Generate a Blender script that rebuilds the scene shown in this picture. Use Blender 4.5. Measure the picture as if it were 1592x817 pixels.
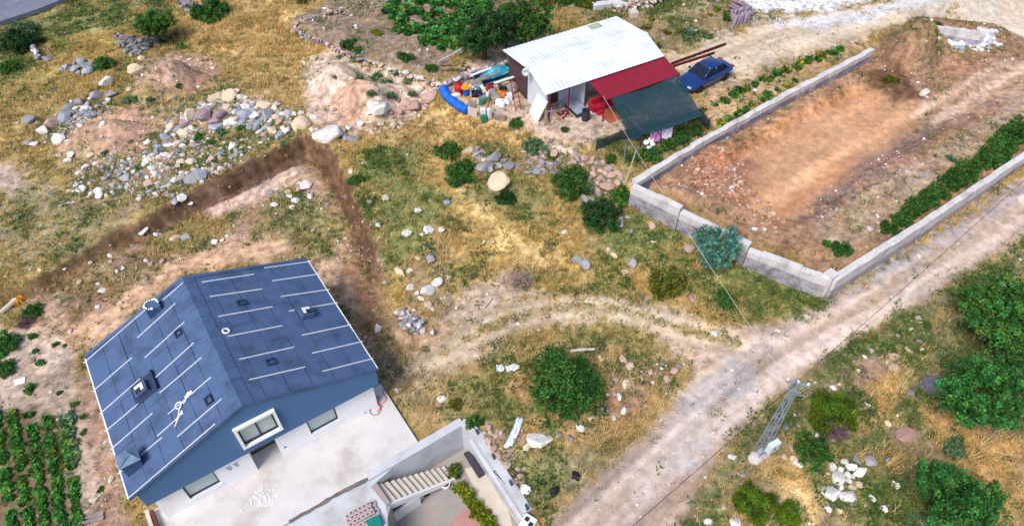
import bpy, bmesh, math, random
import numpy as np
from mathutils import Vector, Matrix

for o in list(bpy.data.objects): bpy.data.objects.remove(o)
scene = bpy.context.scene
COL = scene.collection
R = math.radians
CAM_H = 30.0; FPX = 1080.0; PITCH = R(47.3)

# ---------------------------------------------------------------- camera, sky, sun, exposure
cam_d = bpy.data.cameras.new('camera'); cam = bpy.data.objects.new('camera', cam_d); COL.objects.link(cam)
cam.location = (0, 0, CAM_H); cam.rotation_euler = (R(90) - PITCH, 0, 0)
cam_d.sensor_width = 36.0; cam_d.lens = FPX / 1592.0 * 36.0; cam_d.clip_start = .5; cam_d.clip_end = 3000
scene.camera = cam
SUN_EL, SUN_AZ = 54.0, 216.0            # azimuth: compass bearing the light comes from (0 = +Y, 90 = +X)
w = bpy.data.worlds.new('World'); scene.world = w; w.use_nodes = True
nt = w.node_tree; nt.nodes.clear()
sky = nt.nodes.new('ShaderNodeTexSky'); sky.sky_type = 'NISHITA'; sky.sun_disc = False
sky.sun_elevation = R(SUN_EL); sky.sun_rotation = R(SUN_AZ); sky.altitude = 1000
sky.air_density = 1.0; sky.dust_density = 4.0; sky.ozone_density = 1.0
bgn = nt.nodes.new('ShaderNodeBackground'); bgn.inputs[1].default_value = 0.115
wo = nt.nodes.new('ShaderNodeOutputWorld')
nt.links.new(sky.outputs[0], bgn.inputs[0]); nt.links.new(bgn.outputs[0], wo.inputs[0])
sd_ = bpy.data.lights.new('sun', 'SUN'); sd_.energy = 2.2; sd_.angle = R(24); sd_.color = (1.0, .96, .9)
sun = bpy.data.objects.new('sun', sd_); COL.objects.link(sun)
_a, _e = R(SUN_AZ), R(SUN_EL)
sun.rotation_euler = Vector((-math.sin(_a)*math.cos(_e), -math.cos(_a)*math.cos(_e), -math.sin(_e))).to_track_quat('-Z', 'Y').to_euler()
vs = scene.view_settings; vs.view_transform = 'Standard'; vs.look = 'None'; vs.gamma = 1; vs.use_curve_mapping = False
vs.exposure = 0.5

# ---------------------------------------------------------------- helpers
rng = np.random.default_rng(7); random.seed(7)
def s2l(c):
    c = np.asarray(c, float)/255.
    return np.where(c <= .04045, c/12.92, ((c+.055)/1.055)**2.4)
def L(*c): return tuple(float(v) for v in s2l(c))
cp, sp = math.cos(PITCH), math.sin(PITCH)
def at(u, v, z=0.0):
    x = (u-796)/FPX; y = -(v-408.5)/FPX
    d = (x, cp+y*sp, -sp+y*cp); t = (CAM_H-z)/-d[2]
    return (d[0]*t, d[1]*t)
def pxm(u, v, z=0.0):                      # photo pixels per metre at that spot
    X, Y = at(u, v, z); return FPX/(Y*cp+(CAM_H-z)*sp)

_tab = rng.random((256, 256))
def vnoise(x, y):
    xi = np.floor(x).astype(int); yi = np.floor(y).astype(int); fx = x-xi; fy = y-yi
    fx = fx*fx*(3-2*fx); fy = fy*fy*(3-2*fy)
    a = _tab[xi & 255, yi & 255]; b = _tab[(xi+1) & 255, yi & 255]; c = _tab[xi & 255, (yi+1) & 255]; d = _tab[(xi+1) & 255, (yi+1) & 255]
    return (a*(1-fx)+b*fx)*(1-fy)+(c*(1-fx)+d*fx)*fy
def fbm(x, y, s=1.0, o=4):
    x = np.asarray(x, float); y = np.asarray(y, float); r = 0; a = .5; t = 0
    for k in range(o):
        r = r+a*vnoise(x*s+k*17.3, y*s+k*9.7); t += a; a *= .55; s *= 2.03
    return r/t
def sstep(a, b, x):
    t = np.clip((x-a)/(b-a), 0, 1); return t*t*(3-2*t)
def seg_dist(px_, py_, pts, closed=False):
    best = np.full(px_.shape, 1e9); par = np.zeros(px_.shape)
    n = len(pts)
    for i in range(n if closed else n-1):
        ax, ay = pts[i]; bx, by = pts[(i+1) % n]; dx, dy = bx-ax, by-ay
        t = np.clip(((px_-ax)*dx+(py_-ay)*dy)/(dx*dx+dy*dy+1e-9), 0, 1)
        d = np.hypot(px_-ax-t*dx, py_-ay-t*dy); m = d < best
        best = np.where(m, d, best); par = np.where(m, i+t, par)
    return best, par
def inside(px_, py_, pts):
    r = np.zeros(px_.shape, bool); n = len(pts)
    for i in range(n):
        ax, ay = pts[i]; bx, by = pts[(i+1) % n]
        if ay == by: continue
        c = ((ay > py_) != (by > py_)) & (px_ < (bx-ax)*(py_-ay)/(by-ay)+ax)
        r ^= c
    return r
def poly_sd(px_, py_, pts):                 # positive inside
    d, _ = seg_dist(px_, py_, pts, True); return np.where(inside(px_, py_, pts), d, -d)
def P(l, z=0): return [at(a, b, z) for a, b in l]

# ---------------------------------------------------------------- materials
MATS = {}
def mat(name, c, rough=.8, var=.25, scale=5, bump=.15, metal=0.0, src=None, fine=60, spec=.3, alpha=1.0, transl=0.0, bscale=None, c2=None, coat=0.0):
    """src None: colour c; 'obj': the object's own colour; 'attr': the colour attribute Col"""
    if name in MATS: return MATS[name]
    m = bpy.data.materials.new(name); m.use_nodes = True; n = m.node_tree; N = n.nodes; K = n.links
    b = N['Principled BSDF']; out = N['Material Output']
    tc = N.new('ShaderNodeTexCoord')
    n1 = N.new('ShaderNodeTexNoise'); n1.inputs['Scale'].default_value = scale; n1.inputs['Detail'].default_value = 5
    n2 = N.new('ShaderNodeTexNoise'); n2.inputs['Scale'].default_value = fine; n2.inputs['Detail'].default_value = 3
    K.new(tc.outputs['Object'], n1.inputs['Vector']); K.new(tc.outputs['Object'], n2.inputs['Vector'])
    ad = N.new('ShaderNodeMath'); ad.operation = 'ADD'; K.new(n1.outputs[0], ad.inputs[0])
    ml = N.new('ShaderNodeMath'); ml.operation = 'MULTIPLY'; ml.inputs[1].default_value = .6; K.new(n2.outputs[0], ml.inputs[0]); K.new(ml.outputs[0], ad.inputs[1])
    mr = N.new('ShaderNodeMapRange'); mr.inputs[1].default_value = .5; mr.inputs[2].default_value = 1.1; mr.inputs[3].default_value = 1-var; mr.inputs[4].default_value = 1+var
    K.new(ad.outputs[0], mr.inputs[0])
    if src == 'obj':
        oi = N.new('ShaderNodeObjectInfo'); base = oi.outputs['Color']
    elif src == 'attr':
        at_ = N.new('ShaderNodeAttribute'); at_.attribute_name = 'Col'; base = at_.outputs['Color']
    else:
        rg = N.new('ShaderNodeRGB'); rg.outputs[0].default_value = (*c, 1); base = rg.outputs[0]
        if c2 is not None:
            mx0 = N.new('ShaderNodeMixRGB'); mx0.inputs[2].default_value = (*c2, 1); K.new(base, mx0.inputs[1])
            st = N.new('ShaderNodeMapRange'); st.inputs[1].default_value = .48; st.inputs[2].default_value = .66
            n3 = N.new('ShaderNodeTexNoise'); n3.inputs['Scale'].default_value = scale*.7; n3.inputs['Detail'].default_value = 8; n3.inputs['Roughness'].default_value = .65
            K.new(tc.outputs['Object'], n3.inputs['Vector']); K.new(n3.outputs[0], st.inputs[0]); K.new(st.outputs[0], mx0.inputs[0]); base = mx0.outputs[0]
    vm = N.new('ShaderNodeVectorMath'); vm.operation = 'SCALE'; K.new(base, vm.inputs[0]); K.new(mr.outputs[0], vm.inputs['Scale'])
    K.new(vm.outputs[0], b.inputs['Base Color'])
    b.inputs['Roughness'].default_value = rough; b.inputs['Metallic'].default_value = metal
    b.inputs['Specular IOR Level'].default_value = spec; b.inputs['Alpha'].default_value = alpha
    if coat: b.inputs['Coat Weight'].default_value = coat
    if bump:
        bp = N.new('ShaderNodeBump'); bp.inputs['Strength'].default_value = bump; bp.inputs['Distance'].default_value = .05
        K.new(ad.outputs[0], bp.inputs['Height']); K.new(bp.outputs[0], b.inputs['Normal'])
    if transl:
        tr = N.new('ShaderNodeBsdfTranslucent'); K.new(vm.outputs[0], tr.inputs[0])
        mx = N.new('ShaderNodeMixShader'); mx.inputs[0].default_value = transl
        K.new(b.outputs[0], mx.inputs[1]); K.new(tr.outputs[0], mx.inputs[2]); K.new(mx.outputs[0], out.inputs[0])
    MATS[name] = m; return m

# ---------------------------------------------------------------- mesh helpers
def props(o, label=None, cat=None, group=None, kind=None):
    if label: o['label'] = label
    if cat: o['category'] = cat
    if group: o['group'] = group
    if kind: o['kind'] = kind
    return o
def link(o, parent=None):
    COL.objects.link(o)
    if parent is not None: o.parent = parent
    return o
def empty(name, loc, rz=0, **k):
    o = bpy.data.objects.new(name, None); o.empty_display_size = .2; o.location = loc; o.rotation_euler = (0, 0, rz); link(o); return props(o, **k)
class MB:
    def __init__(s): s.v = []; s.f = []
    def add(s, vs, fs):
        n = len(s.v); s.v += [tuple(map(float, q)) for q in vs]; s.f += [tuple(i+n for i in f) for f in fs]; return s
    def box(s, x0, x1, y0, y1, z0, z1, rz=0, c=None, M=None):
        vs = [(x, y, z) for z in (z0, z1) for x, y in ((x0, y0), (x1, y0), (x1, y1), (x0, y1))]
        if rz:
            cx, cy = c if c else ((x0+x1)/2, (y0+y1)/2); a, b = math.cos(rz), math.sin(rz)
            vs = [(cx+(x-cx)*a-(y-cy)*b, cy+(x-cx)*b+(y-cy)*a, z) for x, y, z in vs]
        if M is not None: vs = [M @ Vector(q) for q in vs]
        return s.add(vs, [(3, 2, 1, 0), (4, 5, 6, 7), (0, 1, 5, 4), (1, 2, 6, 5), (2, 3, 7, 6), (3, 0, 4, 7)])
    def prism(s, poly, z0, z1):
        n = len(poly); a = sum(poly[i][0]*poly[(i+1) % n][1]-poly[(i+1) % n][0]*poly[i][1] for i in range(n))
        if a < 0: poly = poly[::-1]
        vs = [(x, y, z0) for x, y in poly]+[(x, y, z1) for x, y in poly]
        return s.add(vs, [tuple(range(n))[::-1], tuple(range(n, 2*n))]+[(i, (i+1) % n, n+(i+1) % n, n+i) for i in range(n)])
    def hexa(s, b, t):                      # 4 bottom, 4 top corners
        return s.add(list(b)+list(t), [(3, 2, 1, 0), (4, 5, 6, 7), (0, 1, 5, 4), (1, 2, 6, 5), (2, 3, 7, 6), (3, 0, 4, 7)])
    def tube(s, path, r, k=8, caps=True):
        path = [Vector(q) for q in path]; n = len(path); rr = r if hasattr(r, '__len__') else [r]*n
        rings = []
        for i in range(n):
            t = (path[min(i+1, n-1)]-path[max(i-1, 0)]).normalized()
            a = t.orthogonal() if abs(t.z) > .95 else Vector((0, 0, 1)).cross(t); a.normalize(); b = t.cross(a)
            rings.append([path[i]+a*math.cos(2*math.pi*j/k)*rr[i]+b*math.sin(2*math.pi*j/k)*rr[i] for j in range(k)])
        vs = [q for rg in rings for q in rg]; fs = [(i*k+j, i*k+(j+1) % k, (i+1)*k+(j+1) % k, (i+1)*k+j) for i in range(n-1) for j in range(k)]
        if caps: fs += [tuple(range(k))[::-1], tuple(range((n-1)*k, n*k))]
        return s.add(vs, fs)
    def lathe(s, prof, k=12, c=(0, 0, 0)):
        vs = [(c[0]+r*math.cos(2*math.pi*j/k), c[1]+r*math.sin(2*math.pi*j/k), c[2]+z) for r, z in prof for j in range(k)]
        n = len(prof); fs = [(i*k+j, i*k+(j+1) % k, (i+1)*k+(j+1) % k, (i+1)*k+j) for i in range(n-1) for j in range(k)]
        fs += [tuple(range(k))[::-1], tuple(range((n-1)*k, n*k))]
        return s.add(vs, fs)
    def mesh(s, name, m, smooth=False):
        me = bpy.data.meshes.new(name); me.from_pydata(s.v, [], s.f); me.update()
        if m: me.materials.append(m)
        if smooth: me.polygons.foreach_set('use_smooth', [True]*len(me.polygons))
        return me
    def build(s, name, m, parent=None, smooth=False, bevel=0, **k):
        o = bpy.data.objects.new(name, s.mesh(name, m, smooth)); link(o, parent)
        if bevel:
            b = o.modifiers.new('bevel', 'BEVEL'); b.width = bevel; b.segments = 2; b.limit_method = 'ANGLE'
        return props(o, **k)
def np_mesh(name, V, F, m, col=None, smooth=False):
    V = np.ascontiguousarray(V, np.float32); F = np.ascontiguousarray(F, np.int32); k = F.shape[1]
    me = bpy.data.meshes.new(name); me.vertices.add(len(V)); me.vertices.foreach_set('co', V.ravel())
    me.loops.add(F.size); me.loops.foreach_set('vertex_index', F.ravel())
    me.polygons.add(len(F)); me.polygons.foreach_set('loop_start', np.arange(0, F.size, k, dtype=np.int32))
    try: me.polygons.foreach_set('loop_total', np.full(len(F), k, np.int32))
    except Exception: pass
    me.polygons.foreach_set('use_smooth', np.full(len(F), smooth))
    me.update(calc_edges=True)
    if col is not None:
        a = me.color_attributes.new('Col', 'FLOAT_COLOR', 'POINT')
        c4 = np.ones((len(V), 4), np.float32); c4[:, :3] = col; a.data.foreach_set('color', c4.ravel())
    me.materials.append(m); return me
def copy_tree(o, parent=None):
    c = o.copy(); COL.objects.link(c); c.parent = parent
    for ch in list(o.children): copy_tree(ch, c)
    return c
# ================================================================ terrain
BANK_PX = [(-60, 490), (75, 447), (150, 402), (225, 367), (330, 312), (420, 268), (478, 243), (512, 258), (545, 325), (572, 395), (590, 440), (603, 485)]
BANK_H = [.5, .65, .75, .8, .95, 1.15, 1.3, 1.3, 1.2, 1.0, .6, .0]
BANK = P(BANK_PX)
PLAT = BANK+P([(660, 560), (660, 900), (-300, 900), (-300, 560)])
PLATEAU = P([(660, 140), (690, 168), (745, 200), (800, 208), (850, 232), (925, 262), (985, 292), (1355, 78), (1420, 30), (1700, 10), (1700, -120), (380, -120), (455, 35), (470, 55), (600, 105)])
LOT = P([(990, 292), (1287, 446), (1640, 216), (1700, 120), (1592, 75), (1540, 50), (1440, 40), (1400, 50), (1352, 86)])
PITF = P([(1070, 298), (1180, 226), (1330, 138), (1385, 155), (1440, 190), (1560, 110), (1600, 130), (1420, 235), (1330, 290), (1250, 355), (1195, 362)])
YARD_FLOOR = -2.2
YARD = [(-6.62, 14.35), (-2.42, 17.2), (-1.72, 16.62), (.72, 12.75), (1.6, 8.5), (-2.5, 7.0), (-5.75, 12.0), (-5.6, 13.05)]
MOUNDS = [  # u, v, rx, ry (m), rot deg, height, sharp
    (262, 128, 3.3, 2.4, 20, 1.75), (165, 212, 3.3, 2.0, 10, 1.35), (530, 130, 2.9, 2.2, -40, 1.6), (572, 165, 3.2, 2.4, -35, 1.8), (620, 150, 2.4, 1.7, -30, .8),
    (1408, 92, 3.0, 2.5, 30, 3.0), (1440, 62, 2.2, 1.5, 0, .7), (1112, 245, 2.2, 1.2, 35, .45), (1385, 145, 2.0, 1.0, -10, .4),
    (335, 185, 3.4, 1.7, 12, .9), (250, 250, 2.6, 1.6, -50, .35), (770, 265, 2.0, 1.0, -10, .35), (640, 510, 1.2, .9, 0, .25), (1060, 310, 1.6, .8, -25, .4), (1180, 340, 3.0, .7, -25, .35), (1360, 300, 4.2, .7, 33, .3)]
def height(x, y):
    x = np.asarray(x, float); y = np.asarray(y, float)
    z = .28*(fbm(x, y, .13, 3)-.5)*sstep(0, 30, np.abs(x)+8)
    # cut bank round the house platform
    d, par = seg_dist(x, y, BANK); amp = np.interp(par, np.arange(len(BANK_H)), BANK_H)
    up = ~inside(x, y, PLAT); dd = d+.45*(fbm(x, y, 1.1, 3)-.5)
    z = z+np.where(up, amp*sstep(0, .38, dd)*np.exp(-np.clip(d-1, 0, 99)/9), -.12*np.exp(-(d/.7)**2)*amp)
    sdp = poly_sd(x, y, PLATEAU); z = z+1.0*sstep(-1.6, .5, sdp+.8*(fbm(x, y, .7, 3)-.5))
    z = np.where(up, z, z*sstep(-3, 3, -poly_sd(x, y, PLAT)) + 0*z) if False else z
    # the walled lot and its pit
    sl = poly_sd(x, y, LOT); lm = sstep(-.12, .12, sl); ramp = sstep(24, 33, x)*sstep(33, 40, y)
    zl = .85+.12*(fbm(x, y, .8, 3)-.5); pf = sstep(-.45, .5, poly_sd(x, y, PITF)+.9*(fbm(x, y, .9, 3)-.5)); zl = zl-(.5-.2*ramp)*pf
    z = z*(1-lm)+zl*lm
    for u, v, rx, ry, a, h in MOUNDS:
        cx, cy = at(u, v, .5); c, s = math.cos(R(a)), math.sin(R(a)); p = ((x-cx)*c+(y-cy)*s)/rx; q = (-(x-cx)*s+(y-cy)*c)/ry
        r = np.sqrt(p*p+q*q)+.35*(fbm(x+u, y, .8, 3)-.5); z = z+h*sstep(1.05, .1, r)
    # flat under the house terrace
    te = poly_sd(x, y, TERRACE_FLAT); z = z*(1-sstep(-.6, .1, te))-.16*sstep(-.6, .1, te)
    ya = poly_sd(x, y, YARD); m = sstep(-.06, .04, ya); z = z*(1-m)+(YARD_FLOOR-.1)*m
    return z
HX, HY, HA = -15.278, 11.891, 0.5925      # house frame: front left corner, bearing of the facade
def hw(u, v): return (HX+u*math.cos(HA)-v*math.sin(HA), HY+u*math.sin(HA)+v*math.cos(HA))
TERRACE_PX = [(240, 792), (592, 597), (652, 690), (626, 706), (567, 746), (440, 817), (400, 850), (250, 850)]
TERRACE_FLAT = P([(590, 590), (655, 690), (600, 735), (575, 757), (600, 790), (600, 880), (220, 880), (215, 790)])
def gz(u, v):
    z = 0.0
    for k in range(8):
        X, Y = at(u, v, z); z = .5*z+.5*float(height(np.array([X]), np.array([Y]))[0])
    X, Y = at(u, v, z); return X, Y, float(height(np.array([X]), np.array([Y]))[0])

ROAD_PX = [(820, 870), (880, 790), (1000, 672), (1075, 590), (1110, 552), (1180, 518), (1268, 480), (1300, 462), (1450, 373), (1592, 278), (1700, 205), (1750, 280), (1592, 372), (1480, 442), (1330, 532), (1240, 588), (1158, 662), (1100, 740), (1045, 870)]
TRACK_PX = [(1190, 545), (1110, 548), (1040, 527), (960, 500), (880, 498), (800, 522), (720, 560), (665, 580), (640, 560), (700, 520), (760, 480), (840, 458), (940, 455), (1030, 480), (1110, 508), (1190, 515)]
DRIVE_PX = [(1050, 152), (1035, 98), (1200, 42), (1390, 15), (1425, 34), (1330, 72), (1220, 102), (1090, 150)]
UPROAD_PX = [(1385, 18), (1400, -60), (1760, -80), (1760, 140), (1600, 102), (1565, 58), (1480, 24), (1425, 34)]
STRAW, OCHRE, OLIVE, PINK = (200, 164, 100), (188, 140, 72), (140, 132, 78), (196, 156, 128)
# polygon (photo px), colour, blend m, dry grass, green grass, pebbles
ZONES = [
    ([(-200, -80), (330, -80), (260, 10), (200, 60), (60, 130), (-200, 160)], (152, 146, 86), 2.5, .6, .85, .15),
    ([(290, 0), (330, -60), (620, -60), (540, 10), (455, 45), (500, 85), (470, 130), (455, 205), (400, 130), (330, 95), (290, 60)], STRAW, 1.5, 1.0, .1, .1),
    ([(-200, 150), (60, 140), (110, 160), (80, 230), (70, 300), (-200, 330)], (186, 156, 96), 1.5, .9, .35, .15),
    ([(90, 40), (210, 10), (200, 70), (140, 90), (60, 130), (50, 90)], (185, 160, 75), 1.5, .9, .3, .1),
    ([(-200, 270), (60, 290), (180, 300), (240, 300), (230, 345), (120, 410), (-200, 470)], (158, 144, 106), 1.2, .4, .5, .35),
    ([(-60, 250), (40, 270), (30, 300), (-60, 300)], (190, 165, 150), .8, .1, .1, .3),
    ([(60, 190), (130, 145), (250, 160), (340, 130), (440, 165), (490, 200), (430, 240), (330, 295), (250, 322), (130, 312), (80, 245)], (168, 142, 106), 1.0, .25, .45, 1.0),
    ([(350, 200), (440, 215), (330, 290), (290, 300), (270, 280)], (150, 140, 90), .8, .4, .6, .4),
    ([(205, 120), (230, 85), (270, 75), (330, 85), (345, 115), (300, 145), (250, 155), (215, 150)], (190, 148, 122), .6, .03, .15, .7),
    ([(95, 235), (120, 195), (170, 168), (215, 165), (250, 190), (225, 245), (180, 255)], (194, 150, 122), .6, .03, .18, .7),
    ([(20, 470), (75, 450), (230, 370), (350, 312), (478, 250), (505, 268), (540, 345), (570, 420), (600, 490), (600, 600), (480, 395), (290, 425), (120, 560), (30, 540)], PINK, .7, .12, .12, .5),
    ([(90, 450), (230, 380), (300, 350), (290, 385), (180, 460), (110, 500)], (140, 108, 82), .7, .3, .25, .6),
    ([(240, 345), (330, 318), (380, 330), (350, 365), (290, 395), (230, 385)], (140, 125, 75), .6, .5, .5, .3),
    ([(400, 330), (440, 290), (490, 300), (530, 350), (520, 400), (440, 385), (390, 370)], (158, 138, 92), .6, .4, .4, .5),
    ([(300, 325), (400, 278), (470, 252), (480, 268), (420, 302), (330, 340)], (208, 176, 156), .4, 0, 0, .4),
    ([(110, 520), (170, 480), (290, 410), (410, 375), (480, 385), (280, 425), (135, 548)], (212, 166, 128), .6, .03, .03, .3),
    ([(545, 370), (575, 400), (600, 460), (605, 520), (590, 560), (560, 500), (545, 430)], (168, 116, 82), .6, .25, .15, .5),
    ([(-200, 500), (60, 505), (120, 560), (195, 790), (240, 900), (-200, 900)], (194, 168, 148), .6, 0, .02, .25),
    ([(112, 565), (138, 580), (205, 800), (200, 900), (130, 900), (148, 720), (120, 620)], (172, 134, 112), .4, 0, .03, 1.0),
    ([(-100, 650), (60, 630), (100, 660), (128, 760), (130, 900), (-100, 900)], (128, 104, 76), .5, 0, .3, .1),
    ([(200, 790), (240, 790), (262, 900), (205, 900)], (176, 142, 80), .3, .8, .3, .1),
    ([(478, 220), (560, 205), (690, 168), (800, 208), (850, 232), (990, 292), (1010, 325), (1200, 425), (1275, 478), (1150, 512), (1000, 480), (850, 455), (760, 480), (690, 520), (620, 500), (590, 420), (560, 330), (515, 250)], (192, 156, 84), .9, .95, .7, .1),
    ([(560, 250), (640, 230), (680, 320), (640, 400), (600, 420), (570, 330)], (150, 145, 72), 1.0, .6, .9, .15),
    ([(690, 165), (830, 205), (800, 230), (700, 225), (600, 240), (560, 215)], (216, 176, 104), .8, 1.0, .05, .05),
    ([(670, 260), (720, 250), (760, 330), (860, 360), (900, 420), (830, 430), (760, 400), (690, 330)], (220, 182, 100), .8, 1.0, .12, .05),
    ([(700, 290), (722, 290), (780, 360), (840, 390), (870, 430), (850, 432), (780, 390)], (236, 200, 128), .3, .5, .02, .05),
    ([(930, 330), (1010, 330), (1100, 380), (1060, 420), (960, 400)], (170, 140, 70), .8, .8, .6, .1),
    ([(1080, 420), (1150, 390), (1270, 465), (1180, 490), (1110, 470)], (165, 150, 70), .8, .8, .8, .1),
    ([(620, 400), (690, 390), (720, 460), (690, 520), (630, 510)], (158, 132, 92), .8, .5, .4, .7),
    ([(720, 460), (800, 420), (840, 460), (720, 530), (660, 560), (640, 540)], (190, 162, 138), .8, .25, .1, .5),
    ([(590, 490), (700, 530), (800, 530), (770, 570), (730, 650), (660, 685), (600, 590)], (174, 146, 100), .8, .75, .4, .4),
    ([(710, 630), (760, 560), (850, 525), (950, 525), (1060, 565), (1055, 610), (960, 680), (880, 695), (800, 665), (740, 665)], (176, 140, 88), .6, .95, .75, .3),
    ([(940, 560), (1050, 575), (1000, 640), (930, 660)], (170, 130, 98), .6, .35, .25, .7),
    ([(770, 690), (880, 690), (960, 690), (900, 780), (850, 900), (815, 860), (800, 760)], (154, 140, 98), .6, .4, .9, .4),
    ([(825, 800), (870, 770), (900, 770), (850, 870), (810, 870)], (208, 152, 84), .6, .2, .1, .2),
    ([(740, 670), (800, 660), (850, 690), (810, 740), (780, 720), (750, 690)], (172, 134, 104), .5, .2, .3, .8),
    ([(460, 40), (560, -10), (700, -60), (860, -60), (840, 40), (790, 75), (700, 100), (690, 145), (560, 92), (480, 62)], (150, 126, 108), .4, .05, .15, .5),
    ([(470, 95), (520, 80), (600, 110), (680, 150), (640, 190), (560, 215), (500, 225), (475, 180)], (214, 182, 160), .5, .02, .12, .5),
    ([(500, 170), (560, 150), (590, 180), (540, 210)], (208, 160, 132), .5, .02, .02, .3),
    ([(680, 150), (800, 70), (850, 60), (960, 130), (1090, 190), (1080, 215), (940, 250), (860, 236), (800, 205), (740, 195)], (196, 166, 144), .5, .04, .06, .3),
    ([(860, 20), (960, 10), (1130, -50), (1170, 50), (1050, 95), (1030, 88)], (150, 132, 98), .6, .25, .7, .4),
    ([(920, 245), (1000, 215), (1090, 185), (1110, 212), (990, 280)], (120, 108, 78), .4, .1, .8, .2),
    ([(1085, 152), (1200, 105), (1330, 62), (1352, 80), (1110, 208), (1090, 195)], (188, 152, 112), .4, .15, .2, .2),
    (DRIVE_PX, (214, 190, 160), .6, .02, .02, .35),
    ([(1150, -60), (1330, -80), (1350, 5), (1300, 30), (1220, 30), (1165, 24)], (228, 228, 236), .9, 0, .02, .8),
    (UPROAD_PX, (206, 188, 168), 1.0, 0, 0, .2),
    ([(990, 292), (1287, 446), (1640, 216), (1700, 140), (1592, 80), (1540, 52), (1440, 40), (1400, 50), (1352, 86)], (168, 124, 94), .25, .05, .1, .35),
    ([(1095, 290), (1180, 224), (1330, 138), (1395, 160), (1440, 192), (1345, 288), (1250, 360), (1190, 362)], (206, 150, 106), 1.1, 0, 0, .08),
    ([(1230, 352), (1330, 262), (1430, 195), (1592, 95), (1620, 150), (1450, 222), (1340, 300), (1260, 358)], (146, 112, 98), .7, 0, .05, .5),
    ([(1450, 170), (1600, 85), (1620, 125), (1480, 195)], (180, 142, 116), .6, 0, 0, .3),
    ([(1060, 270), (1130, 245), (1180, 265), (1150, 320), (1080, 310)], (172, 118, 92), .6, 0, 0, 1.0),
    ([(1370, 60), (1440, 40), (1470, 80), (1440, 110), (1380, 100)], (134, 100, 70), .6, .1, .35, .5),
    ([(1330, 120), (1390, 110), (1430, 160), (1390, 165)], (118, 84, 60), .35, 0, .05, .4),
    ([(1255, 370), (1592, 150), (1620, 200), (1300, 415)], (176, 146, 120), .5, .08, .12, .5),
    (ROAD_PX, (200, 168, 148), .5, .01, .01, .35),
    ([(1050, 870), (1106, 742), (1164, 668), (1248, 594), (1330, 536), (1480, 446), (1592, 376), (1750, 290), (1750, 900)], (152, 132, 94), .6, .55, .95, .3),
    ([(1062, 860), (1118, 742), (1172, 672), (1248, 602), (1330, 540), (1480, 450), (1592, 380), (1700, 330), (1700, 380), (1500, 470), (1340, 570), (1240, 630), (1160, 700), (1120, 770), (1090, 870)], (118, 120, 80), .5, .25, 1.0, .4),
    ([(1350, 590), (1400, 580), (1400, 660), (1350, 650)], (205, 156, 84), .6, 1, .2, .1),
    ([(1410, 610), (1500, 640), (1592, 690), (1592, 817), (1540, 817), (1470, 700)], (196, 146, 80), .8, 1, .2, .1),
    ([(1190, 715), (1240, 720), (1280, 790), (1270, 830), (1220, 770)], (222, 180, 110), .4, .8, .1, .1),
    ([(1250, 620), (1340, 560), (1400, 560), (1340, 600)], (160, 130, 108), .6, .3, .3, .8),
    ([(585, 250), (650, 240), (690, 330), (660, 410), (610, 420), (575, 340)], (136, 138, 72), .9, .3, 1.2, .15),
    ([(740, 290), (830, 285), (860, 320), (800, 345), (730, 320)], (140, 136, 74), .8, .3, 1.2, .1),
    ([(900, 330), (1000, 320), (1090, 380), (1060, 400), (930, 390)], (134, 132, 70), .8, .3, 1.2, .1),
    ([(1090, 410), (1160, 395), (1270, 470), (1180, 495)], (138, 138, 66), .8, .4, 1.2, .1),
    ([(690, 620), (760, 580), (830, 640), (800, 670), (720, 665)], (142, 130, 72), .7, .4, 1.1, .2),
    ([(800, 700), (860, 690), (880, 740), (850, 790), (810, 770)], (138, 132, 80), .6, .3, 1.1, .3),
    ([(1300, 700), (1420, 690), (1450, 790), (1340, 817)], (140, 122, 72), .8, .5, 1.0, .2),
    ([(1370, 540), (1480, 470), (1500, 560), (1440, 620)], (124, 118, 76), .8, .3, 1.0, .3),
    ([(60, 20), (200, 0), (190, 30), (80, 60)], (146, 150, 84), .8, .3, 1.1, .1),
    ([(588, 480), (640, 500), (700, 520), (690, 570), (640, 600), (600, 590)], (186, 150, 118), .9, .35, .2, .5),
    ([(555, 330), (585, 400), (610, 470), (600, 520), (565, 430)], (176, 132, 104), .6, .25, .25, .5),
    (TRACK_PX, (202, 174, 148), .6, .05, .03, .3),
    ([(1020, 480), (1110, 502), (1200, 512), (1215, 560), (1110, 600), (1066, 566), (1010, 530)], (200, 170, 148), .8, .03, .03, .3),
]
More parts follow.
